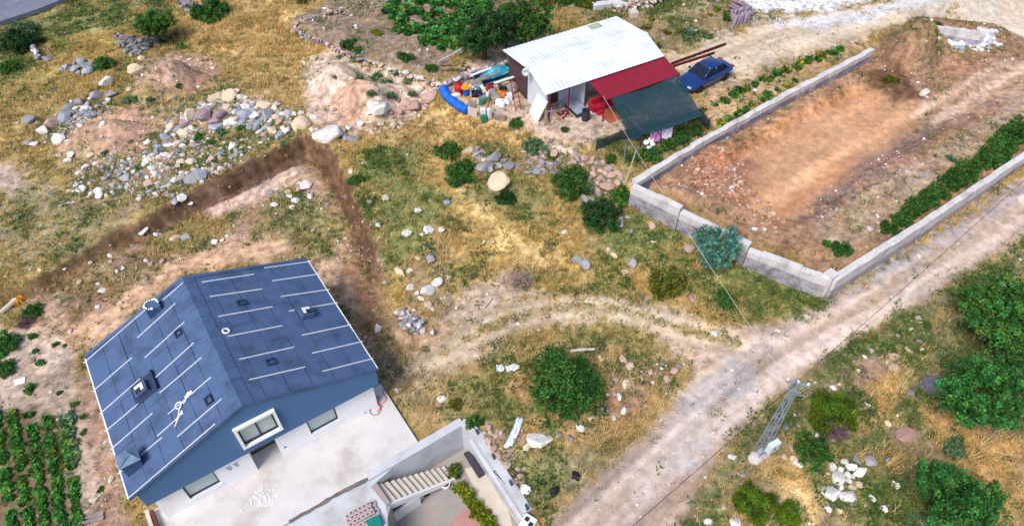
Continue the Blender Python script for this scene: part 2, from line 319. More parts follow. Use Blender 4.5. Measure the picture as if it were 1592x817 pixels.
STROKES = [  # polyline px, half width m, colour, strength
    ([(860, 840), (1040, 660), (1180, 540), (1350, 445), (1592, 305)], .55, (212, 192, 180), .7),
    ([(930, 850), (1090, 690), (1230, 565), (1420, 455), (1592, 345)], .6, (212, 192, 180), .7),
    ([(895, 845), (1065, 675), (1205, 552), (1385, 450), (1592, 325)], .3, (166, 148, 132), .6),
    ([(1290, 465), (1450, 375), (1592, 285)], .6, (150, 148, 160), .55),
    ([(1010, 740), (1060, 690), (1090, 660)], 1.0, (216, 206, 202), .4),
    ([(1080, 620), (1120, 600), (1150, 580)], .9, (186, 184, 190), .5),
    ([(660, 570), (760, 505), (860, 468), (960, 470), (1060, 500), (1150, 530)], .45, (216, 196, 170), .75),
    ([(860, 484), (960, 490), (1060, 520), (1150, 538)], .4, (216, 194, 168), .75),
    ([(1110, 265), (1240, 190), (1330, 150)], .5, (206, 140, 92), .5),
    ([(1450, 190), (1592, 105)], .35, (216, 188, 168), .6), ([(1420, 180), (1560, 100)], .35, (214, 184, 162), .6),
    ([(1180, 330), (1300, 250), (1400, 185)], .5, (226, 174, 134), .6), ([(1200, 350), (1330, 255)], .3, (200, 140, 98), .5),
    ([(1100, 135), (1200, 90), (1330, 50)], .5, (228, 208, 184), .6),
    ([(1230, 45), (1330, 40), (1400, 20)], .8, (222, 208, 194), .6), ([(1180, 38), (1260, 44), (1340, 34), (1425, 8), (1500, -10)], 1.0, (228, 224, 228), .8), ([(1440, 15), (1592, 45)], 1.0, (220, 204, 186), .6)]

fx = np.arange(-50, 50.01, .16); fy = np.arange(6.5, 66.01, .16)
ext = np.array([2, 6, 14, 30, 70, 160, 400, 900.])
GX = np.concatenate([fx[0]-ext[::-1], fx, fx[-1]+ext]); GY = np.concatenate([fy[0]-ext[::-1], fy, fy[-1]+ext])
XX, YY = np.meshgrid(GX, GY, indexing='ij'); nx, ny = XX.shape
X1, Y1 = XX.ravel(), YY.ravel()
Z1 = height(X1, Y1)
WARP = fbm(X1, Y1, .55, 4)-.5; WARP2 = fbm(X1+91, Y1-37, 1.9, 4)-.5
COLR = np.tile(s2l((160, 136, 86)), (len(X1), 1)); GD = np.full(len(X1), .6); GG = np.full(len(X1), .3); PEB = np.full(len(X1), .15)
def region(pts, b):
    a = np.array(pts); return np.where((X1 > a[:, 0].min()-b) & (X1 < a[:, 0].max()+b) & (Y1 > a[:, 1].min()-b) & (Y1 < a[:, 1].max()+b))[0]
def soil(c):
    l = s2l(c); return .8*l+.2*l.mean()*np.array([1.06, 1.0, .9])
for poly, c, b, d, g, p in ZONES:
    pts = P(poly, .4 if poly[0][1] < 200 else 0); ii = region(pts, b*3)
    sd = poly_sd(X1[ii], Y1[ii], pts)+b*(2.4*WARP[ii]+2.2*WARP2[ii]); m = sstep(-b, b, sd)
    COLR[ii] = COLR[ii]*(1-m[:, None])+soil(c)*m[:, None]; GD[ii] = GD[ii]*(1-m)+d*m; GG[ii] = GG[ii]*(1-m)+g*m; PEB[ii] = PEB[ii]*(1-m)+p*m
for line, hw_, c, st in STROKES:
    pts = P(line, .5 if line[0][1] < 200 else 0); ii = region(pts, hw_*3)
    d, _ = seg_dist(X1[ii], Y1[ii], pts); m = st*sstep(hw_*1.5, hw_*.3, d+hw_*(1.2*WARP[ii]+1.0*WARP2[ii]))
    COLR[ii] = COLR[ii]*(1-m[:, None])+s2l(c)*m[:, None]
ii = region(BANK, 3); d, par = seg_dist(X1[ii], Y1[ii], BANK); amp = np.interp(par, np.arange(len(BANK_H)), BANK_H)
m = sstep(.5, .22, np.abs(d-.18)+.7*WARP[ii]+.65*WARP2[ii])*np.clip(amp*1.3-.25, 0, .9)
COLR[ii] = COLR[ii]*(1-m[:, None])+s2l((108, 80, 66))*m[:, None]; GD[ii] *= 1-m; GG[ii] *= 1-m
def streaks(poly, axis, amt, fr=(2.0, .05)):
    pts = P(poly, .4 if poly[0][1] < 300 else 0); ii = region(pts, .5); ii = ii[poly_sd(X1[ii], Y1[ii], pts) > -.2]; ax = P(axis, .3 if axis[0][1] < 300 else 0)
    best, par = seg_dist(X1[ii], Y1[ii], ax); k = np.clip(par.astype(int), 0, len(ax)-2); A = np.array(ax); D = A[k+1]-A[k]; D /= np.linalg.norm(D, axis=1)[:, None]
    off = (X1[ii]-A[k, 0])*-D[:, 1]+(Y1[ii]-A[k, 1])*D[:, 0]; al = (X1[ii]-A[k, 0])*D[:, 0]+(Y1[ii]-A[k, 1])*D[:, 1]+k*50
    s_ = fbm(off*fr[0], al*fr[1], 1, 3)-.5; COLR[ii] *= np.clip(1+amt*s_*2, .4, 1.8)[:, None]
streaks(ROAD_PX, [(870, 840), (1090, 640), (1210, 550), (1400, 448), (1592, 320), (1720, 240)], .55)
streaks(TRACK_PX, [(660, 575), (760, 500), (860, 472), (960, 480), (1060, 508), (1170, 530)], .35)
streaks([(1110, 292), (1185, 230), (1330, 142), (1388, 162), (1592, 80), (1620, 150), (1450, 222), (1340, 300), (1260, 358), (1192, 358)], [(1150, 340), (1400, 180), (1592, 90)], .25, (1.3, .2))
streaks(DRIVE_PX, [(1050, 140), (1200, 75), (1400, 25)], .3)
GP = np.clip(GG*sstep(.42, .6, fbm(X1+50, Y1-20, .45, 4))*1.25, 0, 1)        # where the green has taken over
COLR = COLR*(1-.55*GP[:, None])+s2l((122, 126, 72))*.55*GP[:, None]; GD = GD*(1-.8*GP)
cl = P([(690, 545), (790, 496), (880, 477), (960, 481), (1060, 511), (1140, 532)]); ii = region(cl, 1); d, _ = seg_dist(X1[ii], Y1[ii], cl); m = sstep(.45, .15, d+.5*WARP[ii]+.4*WARP2[ii])*.5
COLR[ii] = COLR[ii]*(1-m[:, None])+s2l((150, 138, 92))*m[:, None]; GD[ii] = np.maximum(GD[ii], .8*m); GG[ii] = np.maximum(GG[ii], .7*m); GP[ii] = np.maximum(GP[ii], .6*m)
# broad soil mottling: damp, dusty and litter-strewn patches
mot = fbm(X1+13, Y1+5, .9, 5)-.5; mot2 = fbm(X1-40, Y1+77, .25, 3)-.5
mot3 = fbm(X1+3, Y1+9, 3.2, 3)-.5; 
SMO = np.zeros(len(X1))
for pl in (ROAD_PX, TRACK_PX, DRIVE_PX, UPROAD_PX, [(1085, 305), (1185, 232), (1330, 142), (1388, 160), (1592, 80), (1620, 140), (1450, 215), (1330, 290), (1245, 355), (1195, 362)]):
    pts = P(pl, .4 if pl[0][1] < 300 else 0); ii = region(pts, .6); SMO[ii] = np.maximum(SMO[ii], sstep(-.4, .6, poly_sd(X1[ii], Y1[ii], pts)))
COLR = COLR*np.clip(1+(.9*mot+.7*mot3)*(1-.72*SMO)+.35*mot2, .4, 1.7)[:, None]; PEB = PEB*(1-.45*SMO)
hs = .6*(fbm(X1+200, Y1-90, .6, 4)-.5)
COLR = COLR*np.stack([1+.25*hs, np.ones_like(hs), 1-.35*hs], 1)

def ground_material(name='ground_soil', var=.6):
    m = mat(name, (0.3, .25, .2), rough=.95, var=var, scale=2.2, bump=.8, src='attr', fine=13, spec=.08)
    n = m.node_tree; N = n.nodes; K = n.links
    b = N['Principled BSDF']; src = b.inputs['Base Color'].links[0].from_socket
    tc = [q for q in N if q.type == 'TEX_COORD'][0]
    vo = N.new('ShaderNodeTexVoronoi'); vo.inputs['Scale'].default_value = 7; vo.feature = 'F1'
    K.new(tc.outputs['Object'], vo.inputs['Vector'])
    st = N.new('ShaderNodeMapRange'); st.inputs[1].default_value = .12; st.inputs[2].default_value = .3; st.inputs[3].default_value = 1; st.inputs[4].default_value = 0
    K.new(vo.outputs['Distance'], st.inputs[0])
    sel = N.new('ShaderNodeSeparateColor'); K.new(vo.outputs['Color'], sel.inputs[0])
    gt = N.new('ShaderNodeMath'); gt.operation = 'GREATER_THAN'; gt.inputs[1].default_value = .7; K.new(sel.outputs[0], gt.inputs[0])
    mu = N.new('ShaderNodeMath'); mu.operation = 'MULTIPLY'; K.new(st.outputs[0], mu.inputs[0]); K.new(gt.outputs[0], mu.inputs[1])
    mr = N.new('ShaderNodeMapRange'); mr.inputs[3].default_value = .55; mr.inputs[4].default_value = 1.75; K.new(sel.outputs[1], mr.inputs[0])
    sc = N.new('ShaderNodeVectorMath'); sc.operation = 'SCALE'; K.new(src, sc.inputs[0]); K.new(mr.outputs[0], sc.inputs['Scale'])
    mx = N.new('ShaderNodeMixRGB'); K.new(mu.outputs[0], mx.inputs[0]); K.new(src, mx.inputs[1]); K.new(sc.outputs[0], mx.inputs[2])
    K.new(mx.outputs[0], b.inputs['Base Color'])
    return m
GM = ground_material(); GMR = ground_material('packed_earth', .3)
Zf = Z1.reshape(nx, ny)
micro = (.09*(fbm(X1, Y1, 1.8, 3)-.5)+.07*(fbm(X1+7, Y1+3, 5, 2)-.5))*(.7+1.3*PEB)
Zm = Z1+micro; Zm2 = Zm.reshape(nx, ny)
gx_ = np.gradient(Zm2, GX, axis=0); gy_ = np.gradient(Zm2, GY, axis=1)
NRM = np.stack([-gx_, -gy_, np.ones_like(gx_)], -1).reshape(-1, 3); NRM /= np.linalg.norm(NRM, axis=1)[:, None]
II, JJ = np.meshgrid(np.arange(nx-1), np.arange(ny-1), indexing='ij'); q = (II*ny+JJ).ravel()
FACES = np.stack([q, q+ny, q+ny+1, q+1], 1)
fcx = (X1[FACES].mean(1)); fcy = (Y1[FACES].mean(1))
owner = np.zeros(len(FACES), int)
SURF = [('ground', None), ('dirt_road', ROAD_PX), ('dirt_track', TRACK_PX), ('driveway', DRIVE_PX), ('gravel_road', UPROAD_PX),
        ('excavation_floor', [(1085, 305), (1185, 232), (1330, 142), (1388, 160), (1430, 195), (1330, 285), (1245, 355), (1195, 362)])]
for k, (nm, pl) in enumerate(SURF):
    if pl: owner[inside(fcx, fcy, P(pl, .4 if pl[0][1] < 200 else 0))] = k
for k, (nm, pl) in enumerate(SURF):
    F = FACES[owner == k]; u, inv = np.unique(F, return_inverse=True); F2 = inv.reshape(F.shape)
    V = np.stack([X1[u], Y1[u], Zm[u]], 1)
    me = np_mesh(nm, V, F2, GM if k == 0 else GMR, COLR[u], True)
    me.normals_split_custom_set_from_vertices(NRM[u].tolist())
    o = bpy.data.objects.new(nm, me); link(o); props(o, kind='structure')
# asphalt road, top left, on a low bank
am = mat('asphalt', L(120, 124, 140), rough=.85, var=.2, scale=1.5, bump=.1, fine=40)
pts = P([(-120, 75), (0, 36), (60, 16), (120, -8), (200, -40), (100, -60), (-200, -10)], .3)
mb = MB(); mb.prism(pts, .05, .42); mb.build('asphalt_road', am, kind='structure')

def sample(arr, x, y):
    i = np.clip(np.searchsorted(GX, x)-1, 0, nx-2); j = np.clip(np.searchsorted(GY, y)-1, 0, ny-2)
    fx_ = (x-GX[i])/(GX[i+1]-GX[i]); fy_ = (y-GY[j])/(GY[j+1]-GY[j]); a = arr.reshape(nx, ny)
    return (a[i, j]*(1-fx_)+a[i+1, j]*fx_)*(1-fy_)+(a[i, j+1]*(1-fx_)+a[i+1, j+1]*fx_)*fy_

def gz(u, v):
    z = 0.0
    for k in range(6):
        X, Y = at(u, v, z); z = .4*z+.6*float(sample(Z1, np.array([X]), np.array([Y]))[0])
    X, Y = at(u, v, z); return X, Y, float(sample(Z1, np.array([X]), np.array([Y]))[0])
# ================================================================ the gabled house
HWD, HRP, HL, ZE, ZR, ZB, INS = 11.0, 5.25, 8.13, 3.25, 5.45, 2.12, .32
ZER = 3.33
m_mem = mat('roof_membrane', L(79, 101, 138), rough=.7, var=.16, scale=1.6, bump=.12, src=None, fine=30, c2=L(66, 84, 114), spec=.25)
m_memd = mat('membrane_dark', L(46, 60, 88), rough=.8, var=.2, scale=3, bump=.1)
m_blue = mat('blue_render', L(82, 118, 162), rough=.85, var=.07, scale=1.2, bump=.05, fine=50)
m_white = mat('white_plaster', L(250, 249, 248), rough=.85, var=.05, scale=1.5, bump=.05, fine=40)
m_batten = mat('white_batten', L(235, 236, 240), rough=.5, var=.08, scale=4, bump=.03)
m_glass = mat('window_glass', L(176, 192, 192), rough=.08, var=.12, scale=2, bump=0, spec=.9)  # pale base colour stands in for the sky mirrored in the panes
m_dark = mat('dark_frame', L(42, 48, 58), rough=.5, var=.15, scale=6, bump=.05)
m_conc = mat('terrace_concrete', L(216, 210, 208), rough=.9, var=.11, scale=.8, bump=.08, fine=14, c2=L(196, 186, 180))
m_pale = mat('pale_concrete', L(200, 202, 208), rough=.9, var=.12, scale=1.1, bump=.1, fine=16, c2=L(180, 176, 174))
m_beige = mat('beige_stone', L(206, 194, 180), rough=.85, var=.1, scale=2, bump=.08, fine=25)
m_metal = mat('galvanised', L(168, 176, 184), rough=.45, var=.15, scale=6, bump=.05, metal=.5)
m_brown = mat('brown_wood', L(96, 58, 44), rough=.7, var=.25, scale=5, bump=.15)
house = empty('gabled_house', (HX, HY, 0), HA, label='house with slate blue gable roof and blue gable wall above white ground floor', cat='house')
# ground-floor white walls with real openings; local axes: u along the facade, v into the house, z up
def ray_plane(px_, origin, normal):
    x = (px_[0]-796)/FPX; y = -(px_[1]-408.5)/FPX; d = Vector((x, cp+y*sp, -sp+y*cp)); o = Vector((0, 0, CAM_H))
    t = (Vector(origin)-o).dot(normal)/d.dot(normal); return o+d*t
HM = Matrix.Translation((HX, HY, 0)) @ Matrix.Rotation(HA, 4, 'Z'); HMI = HM.inverted()
def on_facade(px_, v): return HMI @ ray_plane(px_, HM @ Vector((0, v, 0)), HM.to_3x3() @ Vector((0, 1, 0)))
SL_L = Vector((HRP, 0, ZR-ZE)).normalized(); SL_R = Vector((HWD-HRP, 0, ZER-ZR)).normalized()
NL = Vector((-SL_L.z, 0, SL_L.x)); NR = Vector((-SL_R.z, 0, SL_R.x))
LEN_L = math.hypot(HRP, ZR-ZE); LEN_R = math.hypot(HWD-HRP, ZER-ZR)
def on_roof(side, px_):                    # -> (s up/along slope from the eave or ridge, v)
    if side == 'L':
        q = HMI @ ray_plane(px_, HM @ Vector((0, 0, ZE)), HM.to_3x3() @ NL); return (q-Vector((0, 0, ZE))).dot(SL_L), q.y
    q = HMI @ ray_plane(px_, HM @ Vector((HRP, 0, ZR)), HM.to_3x3() @ NR); return (q-Vector((HRP, 0, ZR))).dot(SL_R), q.y
def roof_M(side):
    if side == 'L': X, N_, O = SL_L, NL, Vector((0, 0, ZE))
    else: X, N_, O = SL_R, NR, Vector((HRP, 0, ZR))
    Y = Vector((0, 1, 0)); M = Matrix((X, Y, N_)).transposed().to_4x4(); M.translation = O; return M
ML, MR = roof_M('L'), roof_M('R')
U0, U1 = .5, HWD-.35
DU0, DU1 = 4.55, 5.75          # the entrance recess between the two white blocks
def wall_with_hole(mb, u0, u1, z0, z1, v0, v1, hole):
    a, b, c, d = hole
    mb.box(u0, a, v0, v1, z0, z1); mb.box(b, u1, v0, v1, z0, z1); mb.box(a, b, v0, v1, z0, c)
    if d < z1-.01: mb.box(a, b, v0, v1, d, z1)
q0 = on_facade((281, 764), INS); q1 = on_facade((333, 736), INS); q2 = on_facade((347, 752), INS)
q3 = on_facade((473, 659), INS); q4 = on_facade((520, 633), INS); q5 = on_facade((528, 653), INS)
W1 = (q0.x+.12, (q1.x+q2.x)/2, max(.55, q2.z), ZB-.06); W2 = (q3.x+.12, (q4.x+q5.x)/2, max(.55, q5.z), ZB-.06)
mb = MB(); wall_with_hole(mb, U0, DU0, 0, ZB-.004, INS, INS+.25, W1)
mb.box(U0, U0+.25, INS+.25, HL-.4, 0, ZB-.004); mb.box(DU0-.25, DU0, INS+.25, INS+1.8, 0, ZB-.004)
mb.build('white_wall', m_white, house)
mb = MB(); wall_with_hole(mb, DU1, U1, 0, ZB-.004, INS, INS+.25, W2)
mb.box(U1-.25, U1, INS+.25, HL-.4, 0, ZB-.004); mb.box(DU1, DU1+.25, INS+.25, INS+1.8, 0, ZB-.004); mb.box(U0+.25, U1-.25, HL-.65, HL-.4, 0, ZB-.004)
mb.build('white_wall', m_white, house)
mb = MB(); mb.box(DU0-.2, DU1+.2, INS+1.55, INS+1.75, 0, ZB-.004); mb.build('recess_wall', m_beige, house)
d = MB().box(DU0+.15, DU1-.15, INS+1.49, INS+1.545, .02, 1.98).build('door', m_dark, house, bevel=.01)
MB().box(DU1-.32, DU1-.27, INS+1.40, INS+1.485, .95, 1.05).build('handle', m_metal, d)
def window(parent, u0, u1, z0, z1, v, depth=.1, mull=1, fw=.06, mf=m_dark):
    w_ = MB(); w_.box(u0, u1, v, v+depth, z0, z0+fw); w_.box(u0, u1, v, v+depth, z1-fw, z1); w_.box(u0, u0+fw, v+.001, v+depth-.001, z0+fw, z1-fw); w_.box(u1-fw, u1, v+.001, v+depth-.001, z0+fw, z1-fw)
    wo_ = w_.build('window', mf, parent)
    for k in range(mull):
        c = u0+(u1-u0)*(k+1)/(mull+1); MB().box(c-fw/2, c+fw/2, v+.01, v+depth-.01, z0+fw, z1-fw).build('mullion', mf, wo_)
    e = [u0+fw]+[u0+(u1-u0)*(k+1)/(mull+1) for k in range(mull)]+[u1-fw]
    for k in range(mull+1):
        MB().box(e[k]+(.03 if k else 0), e[k+1]-(.03 if k < mull else 0), v+depth*.45, v+depth*.6, z0+fw, z1-fw).build('pane', m_glass, wo_)
    return wo_
window(house, *W1, INS+.10, mull=0); window(house, *W2, INS+.10, mull=0)
for ww in (W1, W2): MB().box(ww[0]-.06, ww[1]+.06, INS-.05, INS+.1, ww[2]-.07, ww[2]-.002).build('window_sill', m_white, house)
# blue gable wall with a framed window
g = [on_facade(p_, -.05) for p_ in [(360, 669.6), (424, 635.8), (441.5, 663.7), (380, 697)]]
gu0, gu1 = (g[0].x+g[3].x)/2, (g[1].x+g[2].x)/2; gz0, gz1 = (g[2].z+g[3].z)/2, (g[0].z+g[1].z)/2
def roofz(u): return ZE+(ZR-ZE)*u/HRP if u <= HRP else ZR+(ZER-ZR)*(u-HRP)/(HWD-HRP)
fr = .13; a, b, c, d = gu0+fr, gu1-fr, gz0+fr, min(gz1-fr, roofz(gu1)-.25)
gm = MB()
def slab_poly(mb, poly, v0, v1):
    n = len(poly); vs = [(x, v0, z) for x, z in poly]+[(x, v1, z) for x, z in poly]
    mb.add(vs, [tuple(range(n)), tuple(range(n, 2*n))[::-1]]+[((i+1) % n, i, n+i, n+(i+1) % n) for i in range(n)])
T = .10
UG0, UG1 = .28, HWD-.12
slab_poly(gm, [(UG0, ZB), (a, ZB), (a, roofz(a)-T), (UG0, roofz(UG0)-T)], .02, .26)
top = [(a, roofz(a)-T)]; 
slab_poly(gm, [(a, ZB), (b, ZB), (b, c), (a, c)], .02, .26)
if a < HRP < b: slab_poly(gm, [(a, d), (b, d), (b, roofz(b)-T), (HRP, ZR-T), (a, roofz(a)-T)], .02, .26)
else: slab_poly(gm, [(a, d), (b, d), (b, roofz(b)-T), (a, roofz(a)-T)], .02, .26)
if b < HRP: slab_poly(gm, [(b, ZB), (UG1, ZB), (UG1, roofz(UG1)-T), (HRP, ZR-T), (b, roofz(b)-T)], .02, .26)
else: slab_poly(gm, [(b, ZB), (UG1, ZB), (UG1, roofz(UG1)-T), (b, roofz(b)-T)], .02, .26)
gm.build('gable_wall', m_blue, house)
sw = MB(); sw.box(UG0, UG0+.22, .262, HL-.3, ZB, ZE-.02); sw.box(UG1-.22, UG1, .262, HL-.3, ZB, ZER-.02); sw.box(UG0, UG1, .262, INS+1.75, ZB-.0, ZB+.12); sw.build('upper_wall', m_blue, house)
slab = MB(); slab_poly(slab, [(UG0, ZB), (UG1, ZB), (UG1, roofz(UG1)-T), (HRP, ZR-T), (UG0, roofz(UG0)-T)], HL-.298, HL-.05); slab.build('rear_gable_wall', m_blue, house)
fm = MB(); fm.box(gu0, gu1, -.13, .018, gz0, gz0+fr); fm.box(gu0, gu1, -.13, .018, gz1-fr, gz1); fm.box(gu0, gu0+fr, -.128, .018, gz0+fr, gz1-fr); fm.box(gu1-fr, gu1, -.128, .018, gz0+fr, gz1-fr)
fm.build('window_surround', m_white, house)
window(house, a+.004, b-.004, c+.004, d-.004, .03, .12, mull=1, fw=.07)
# grey triangular emblem painted on the white wall, and a small spotlight hole
e = on_facade((364, 724), INS-.004)
em = MB()
for k, (x0, w_) in enumerate([(-.34, .22), (-.02, .2)]):
    em.add([(e.x+x0, INS-.004, e.z+.2), (e.x+x0+w_, INS-.004, e.z+.2), (e.x+x0+w_*.62+.1, INS-.004, e.z-.16), (e.x+x0+w_*.5, INS-.004, e.z-.18)], [(3, 2, 1, 0)])
em.build('wall_emblem', mat('emblem_grey', L(168, 184, 200), var=.15, scale=9), house, label='grey-blue emblem of two slanted wedges on the white wall')
e = on_facade((443, 694), INS-.004); MB().box(e.x-.04, e.x+.04, INS-.03, INS-.002, e.z-.05, e.z+.03).build('wall_socket', m_dark, house)
# ---- roof: a deck slab with overlapping membrane sheets, white battens, vents
deck = MB()
slab_poly(deck, [(0, ZE-.14), (HRP, ZR-.14), (HWD, ZER-.14), (HWD, ZER), (HRP, ZR), (0, ZE)], 0, HL)
roof = deck.build('roof', m_memd, house)
rr = random.Random(4)
def sheets(M, ln, n):
    for k in range(n):
        s0, s1 = ln*k/n+.012, ln*(k+1)/n-.012
        cuts = [0.02, HL*(.28+.44*((k*.618) % 1)), HL-.02]
        for j in range(2):
            a_, b_ = cuts[j]+.012, cuts[j+1]-.012; t = .012+.012*rr.random()
            s = MB(); nseg = 6; vs = []; 
            for i in range(nseg+1):
                y = a_+(b_-a_)*i/nseg; wv = [.012*rr.uniform(-1, 1) for _ in range(2)]
                vs += [(s0+wv[0], y, .002), (s1+wv[1], y, .002), (s0+wv[0], y, t+.006*rr.random()), (s1+wv[1], y, t+.006*rr.random())]
            fs = []
            for i in range(nseg):
                o_ = 4*i; fs += [(o_+2, o_+3, o_+7, o_+6), (o_, o_+2, o_+6, o_+4), (o_+1, o_+5, o_+7, o_+3)]
            fs += [(0, 1, 3, 2), (4*nseg, 4*nseg+2, 4*nseg+3, 4*nseg+1)]
            s.add([M @ Vector(q) for q in vs], fs); s.build('membrane_sheet', m_mem, roof)
sheets(ML, LEN_L, 6); sheets(MR, LEN_R, 6)
rc = MB()     # ridge capping strip
nn = 12
for i in range(nn):
    v0, v1 = HL*i/nn+.01, HL*(i+1)/nn-.004; dx = .45; h = .045+.01*rr.random()
    zl = ZR-(ZR-ZE)/HRP*dx+h; zr = ZR+(ZER-ZR)/(HWD-HRP)*dx+h
    rc.add([(HRP-dx, v0, zl), (HRP, v0, ZR+h), (HRP+dx, v0, zr), (HRP-dx, v1, zl), (HRP, v1, ZR+h), (HRP+dx, v1, zr)], [(0, 1, 4, 3), (1, 2, 5, 4)])
rc.build('ridge_strip', m_mem, roof)
def batten(side, p0, p1, wd=.028):
    s0, v0 = on_roof(side, p0); s1, v1 = on_roof(side, p1); M = ML if side == 'L' else MR
    d = Vector((s1-s0, v1-v0, 0)); n_ = Vector((-d.y, d.x, 0)).normalized()*wd/2; a_, b_ = Vector((s0, v0, 0)), Vector((s1, v1, 0))
    z0, z1 = Vector((0, 0, .02)), Vector((0, 0, .07))
    s = MB(); s.hexa([M @ (a_-n_+z0), M @ (b_-n_+z0), M @ (b_+n_+z0), M @ (a_+n_+z0)], [M @ (a_-n_+z1), M @ (b_-n_+z1), M @ (b_+n_+z1), M @ (a_+n_+z1)])
    return s.build('batten', m_batten, roof)
def zz(o, k): return lambda x, y: (o[0]+x/k, o[1]+y/k)
z1_, z2_, z3_ = zz((0, 517), 2.7225), zz((100, 380), 3.403), zz((330, 380), 3.403)
for f_, l in ((z1_, [(395, 250, 563, 105), (425, 345, 597, 195), (447, 420, 590, 300), (472, 495, 650, 340), (597, 520, 690, 443), (503, 597, 535, 570), (680, 255, 857, 105), (715, 345, 897, 188), (670, 437, 780, 340), (755, 440, 942, 280), (545, 702, 915, 385)]),
              (z2_, [(390, 495, 592, 312), (430, 600, 640, 410), (480, 710, 690, 520), (108, 626, 440, 340), (520, 300, 633, 204)])):
    for x0, y0, x1, y1 in l: batten('L', f_(x0, y0), f_(x1, y1))
for x0, y0, x1, y1 in [(-56, 202, 222, 160), (-13, 278, 265, 238), (33, 383, 318, 332), (82, 488, 370, 432), (142, 610, 433, 545), (195, 718, 490, 650), (275, 127, 528, 90), (317, 195, 570, 158), (363, 278, 620, 240), (520, 335, 663, 310), (405, 355, 435, 350), (475, 482, 733, 427), (528, 577, 795, 515), (583, 673, 850, 605)]:
    batten('R', z3_(x0, y0), z3_(x1, y1))
def on_roof_box(mb, side, s, v, ws, wv, h0, h1):
    M = ML if side == 'L' else MR; mb.box(s-ws/2, s+ws/2, v-wv/2, v+wv/2, h0, h1, M=M)
def vent(side, p, ws=.42, wv=.36, open_=False):
    s, v = on_roof(side, p); M = ML if side == 'L' else MR
    b_ = MB(); t = .07
    b_.box(s-ws/2, s+ws/2, v-wv/2, v-wv/2+t, .03, .11, M=M); b_.box(s-ws/2, s+ws/2, v+wv/2-t, v+wv/2, .03, .11, M=M); b_.box(s-ws/2, s-ws/2+t, v-wv/2+t, v+wv/2-t, .03, .108, M=M); b_.box(s+ws/2-t, s+ws/2, v-wv/2+t, v+wv/2-t, .03, .108, M=M)
    o = b_.build('roof_vent', m_memd if not open_ else m_mem, roof)
    c_ = MB().box(s-ws/2+t, s+ws/2-t, v-wv/2+t, v+wv/2-t, .03, .07 if open_ else .10, M=M)
    return s, v
vent('R', z3_(155, 312)); vent('R', z3_(310, 625)); vent('L', z2_(607, 470), .34, .4); vent('L', z1_(887, 285), .34, .42)
for side, p in (('R', z3_(495, 372)), ('L', z1_(612, 243))):
    s, v = on_roof(side, p); M = ML if side == 'L' else MR
    if side == 'L': MB().box(s-.55, s+.62, v-.5, v+.62, .02, .05, M=M).build('flashing', m_memd, roof); MB().box(s+.6, s+.68, v-.5, v+.6, .05, .2, M=M).build('upstand', m_memd, roof)
    MB().box(s-.3, s+.3, v-.3, v+.3, .03, .3, M=M).build('skylight_curb', m_mem, roof, bevel=.02)
    MB().box(s-.22, s+.22, v-.22, v+.22, .302, .32, M=M).build('skylight', m_dark, roof)
    MB().box(s-.2, s+.2, v+.05, v+.2, .321, .34, M=M).box(s-.2 if side == 'R' else s+.06, s-.06 if side == 'R' else s+.2, v-.18, v+.05, .321, .34, M=M).build('skylight_cover', m_batten, roof)
# chimney at the front left, standing vertical
s, v = on_roof('L', (209, 723)); q = ML @ Vector((s, v, 0))
ch = MB(); ch.box(q.x-.36, q.x+.36, v-.32, v+.32, q.z-.3, q.z+.72); cho = ch.build('chimney', m_mem, roof, bevel=.03)
cc = MB(); cc.add([(q.x-.42, v-.38, q.z+.70), (q.x+.42, v-.38, q.z+.70), (q.x+.42, v+.38, q.z+.70), (q.x-.42, v+.38, q.z+.70), (q.x-.12, v-.2, q.z+.92), (q.x+.2, v-.1, q.z+.92), (q.x+.05, v+.22, q.z+.92), (q.x-.2, v+.12, q.z+.92)], [(0, 1, 5, 4), (1, 2, 6, 5), (2, 3, 7, 6), (3, 0, 4, 7), (4, 5, 6, 7), (3, 2, 1, 0)]).build('chimney_cap', mat('cap_metal', L(120, 142, 168), rough=.4, var=.15, metal=.4), roof)
# rear chimney with white foam blobs
s, v = on_roof('L', (241, 483)); q = ML @ Vector((s, v, 0))
MB().box(q.x-.33, q.x+.33, v-.28, v+.3, q.z-.3, q.z+.45).build('chimney', m_mem, roof, bevel=.03)
fo = MB()
for k in range(13):
    t_ = k/12*4.6; x_, y_ = q.x+.3*math.cos(t_), v+.27*math.sin(t_); r_ = rr.uniform(.04, .075)
    fo.lathe([(.01, -r_), (r_*.8, -r_*.6), (r_, 0), (r_*.8, r_*.6), (.01, r_)], 7, (x_, y_, q.z+.49+rr.uniform(-.02, .04)))
fo.build('foam_sealant', m_batten, roof, smooth=True)
# loose white cord coil and ring lying on the roof
s, v = on_roof('L', z1_(762, 310)); c_ = MB()
pth = [(s+.14*math.cos(t)*(1+.2*math.sin(3*t)), v+.16*math.sin(t), .06+.004*t) for t in np.linspace(0, 12, 40)]
pth = [(s+.75, v+.15, .05), (s+.45, v+.1, .06), (s+.3, v-.05, .06)]+pth+[(s-.1, v-.25, .06), (s-.25, v-.55, .06), (s-.5, v-.75, .06)]
c_.tube([ML @ Vector(q_) for q_ in pth], .028, 5)
for q_ in ((s+.62, v+.12), (s+.5, v+.16), (s-.22, v-.5), (s-.05, v-.42)):
    c_.box(q_[0]-.14, q_[0]+.14, q_[1]-.05, q_[1]+.05, .05, .1, rz=.5, M=ML)
c_.build('white_cord', m_batten, roof)
s, v = on_roof('R', z3_(72, 462)); c_ = MB(); c_.tube([MR @ Vector((s+.14*math.cos(t), v+.14*math.sin(t), .07)) for t in np.linspace(0, 6.28, 15)], .045, 6); c_.build('pipe_ring', m_batten, roof)
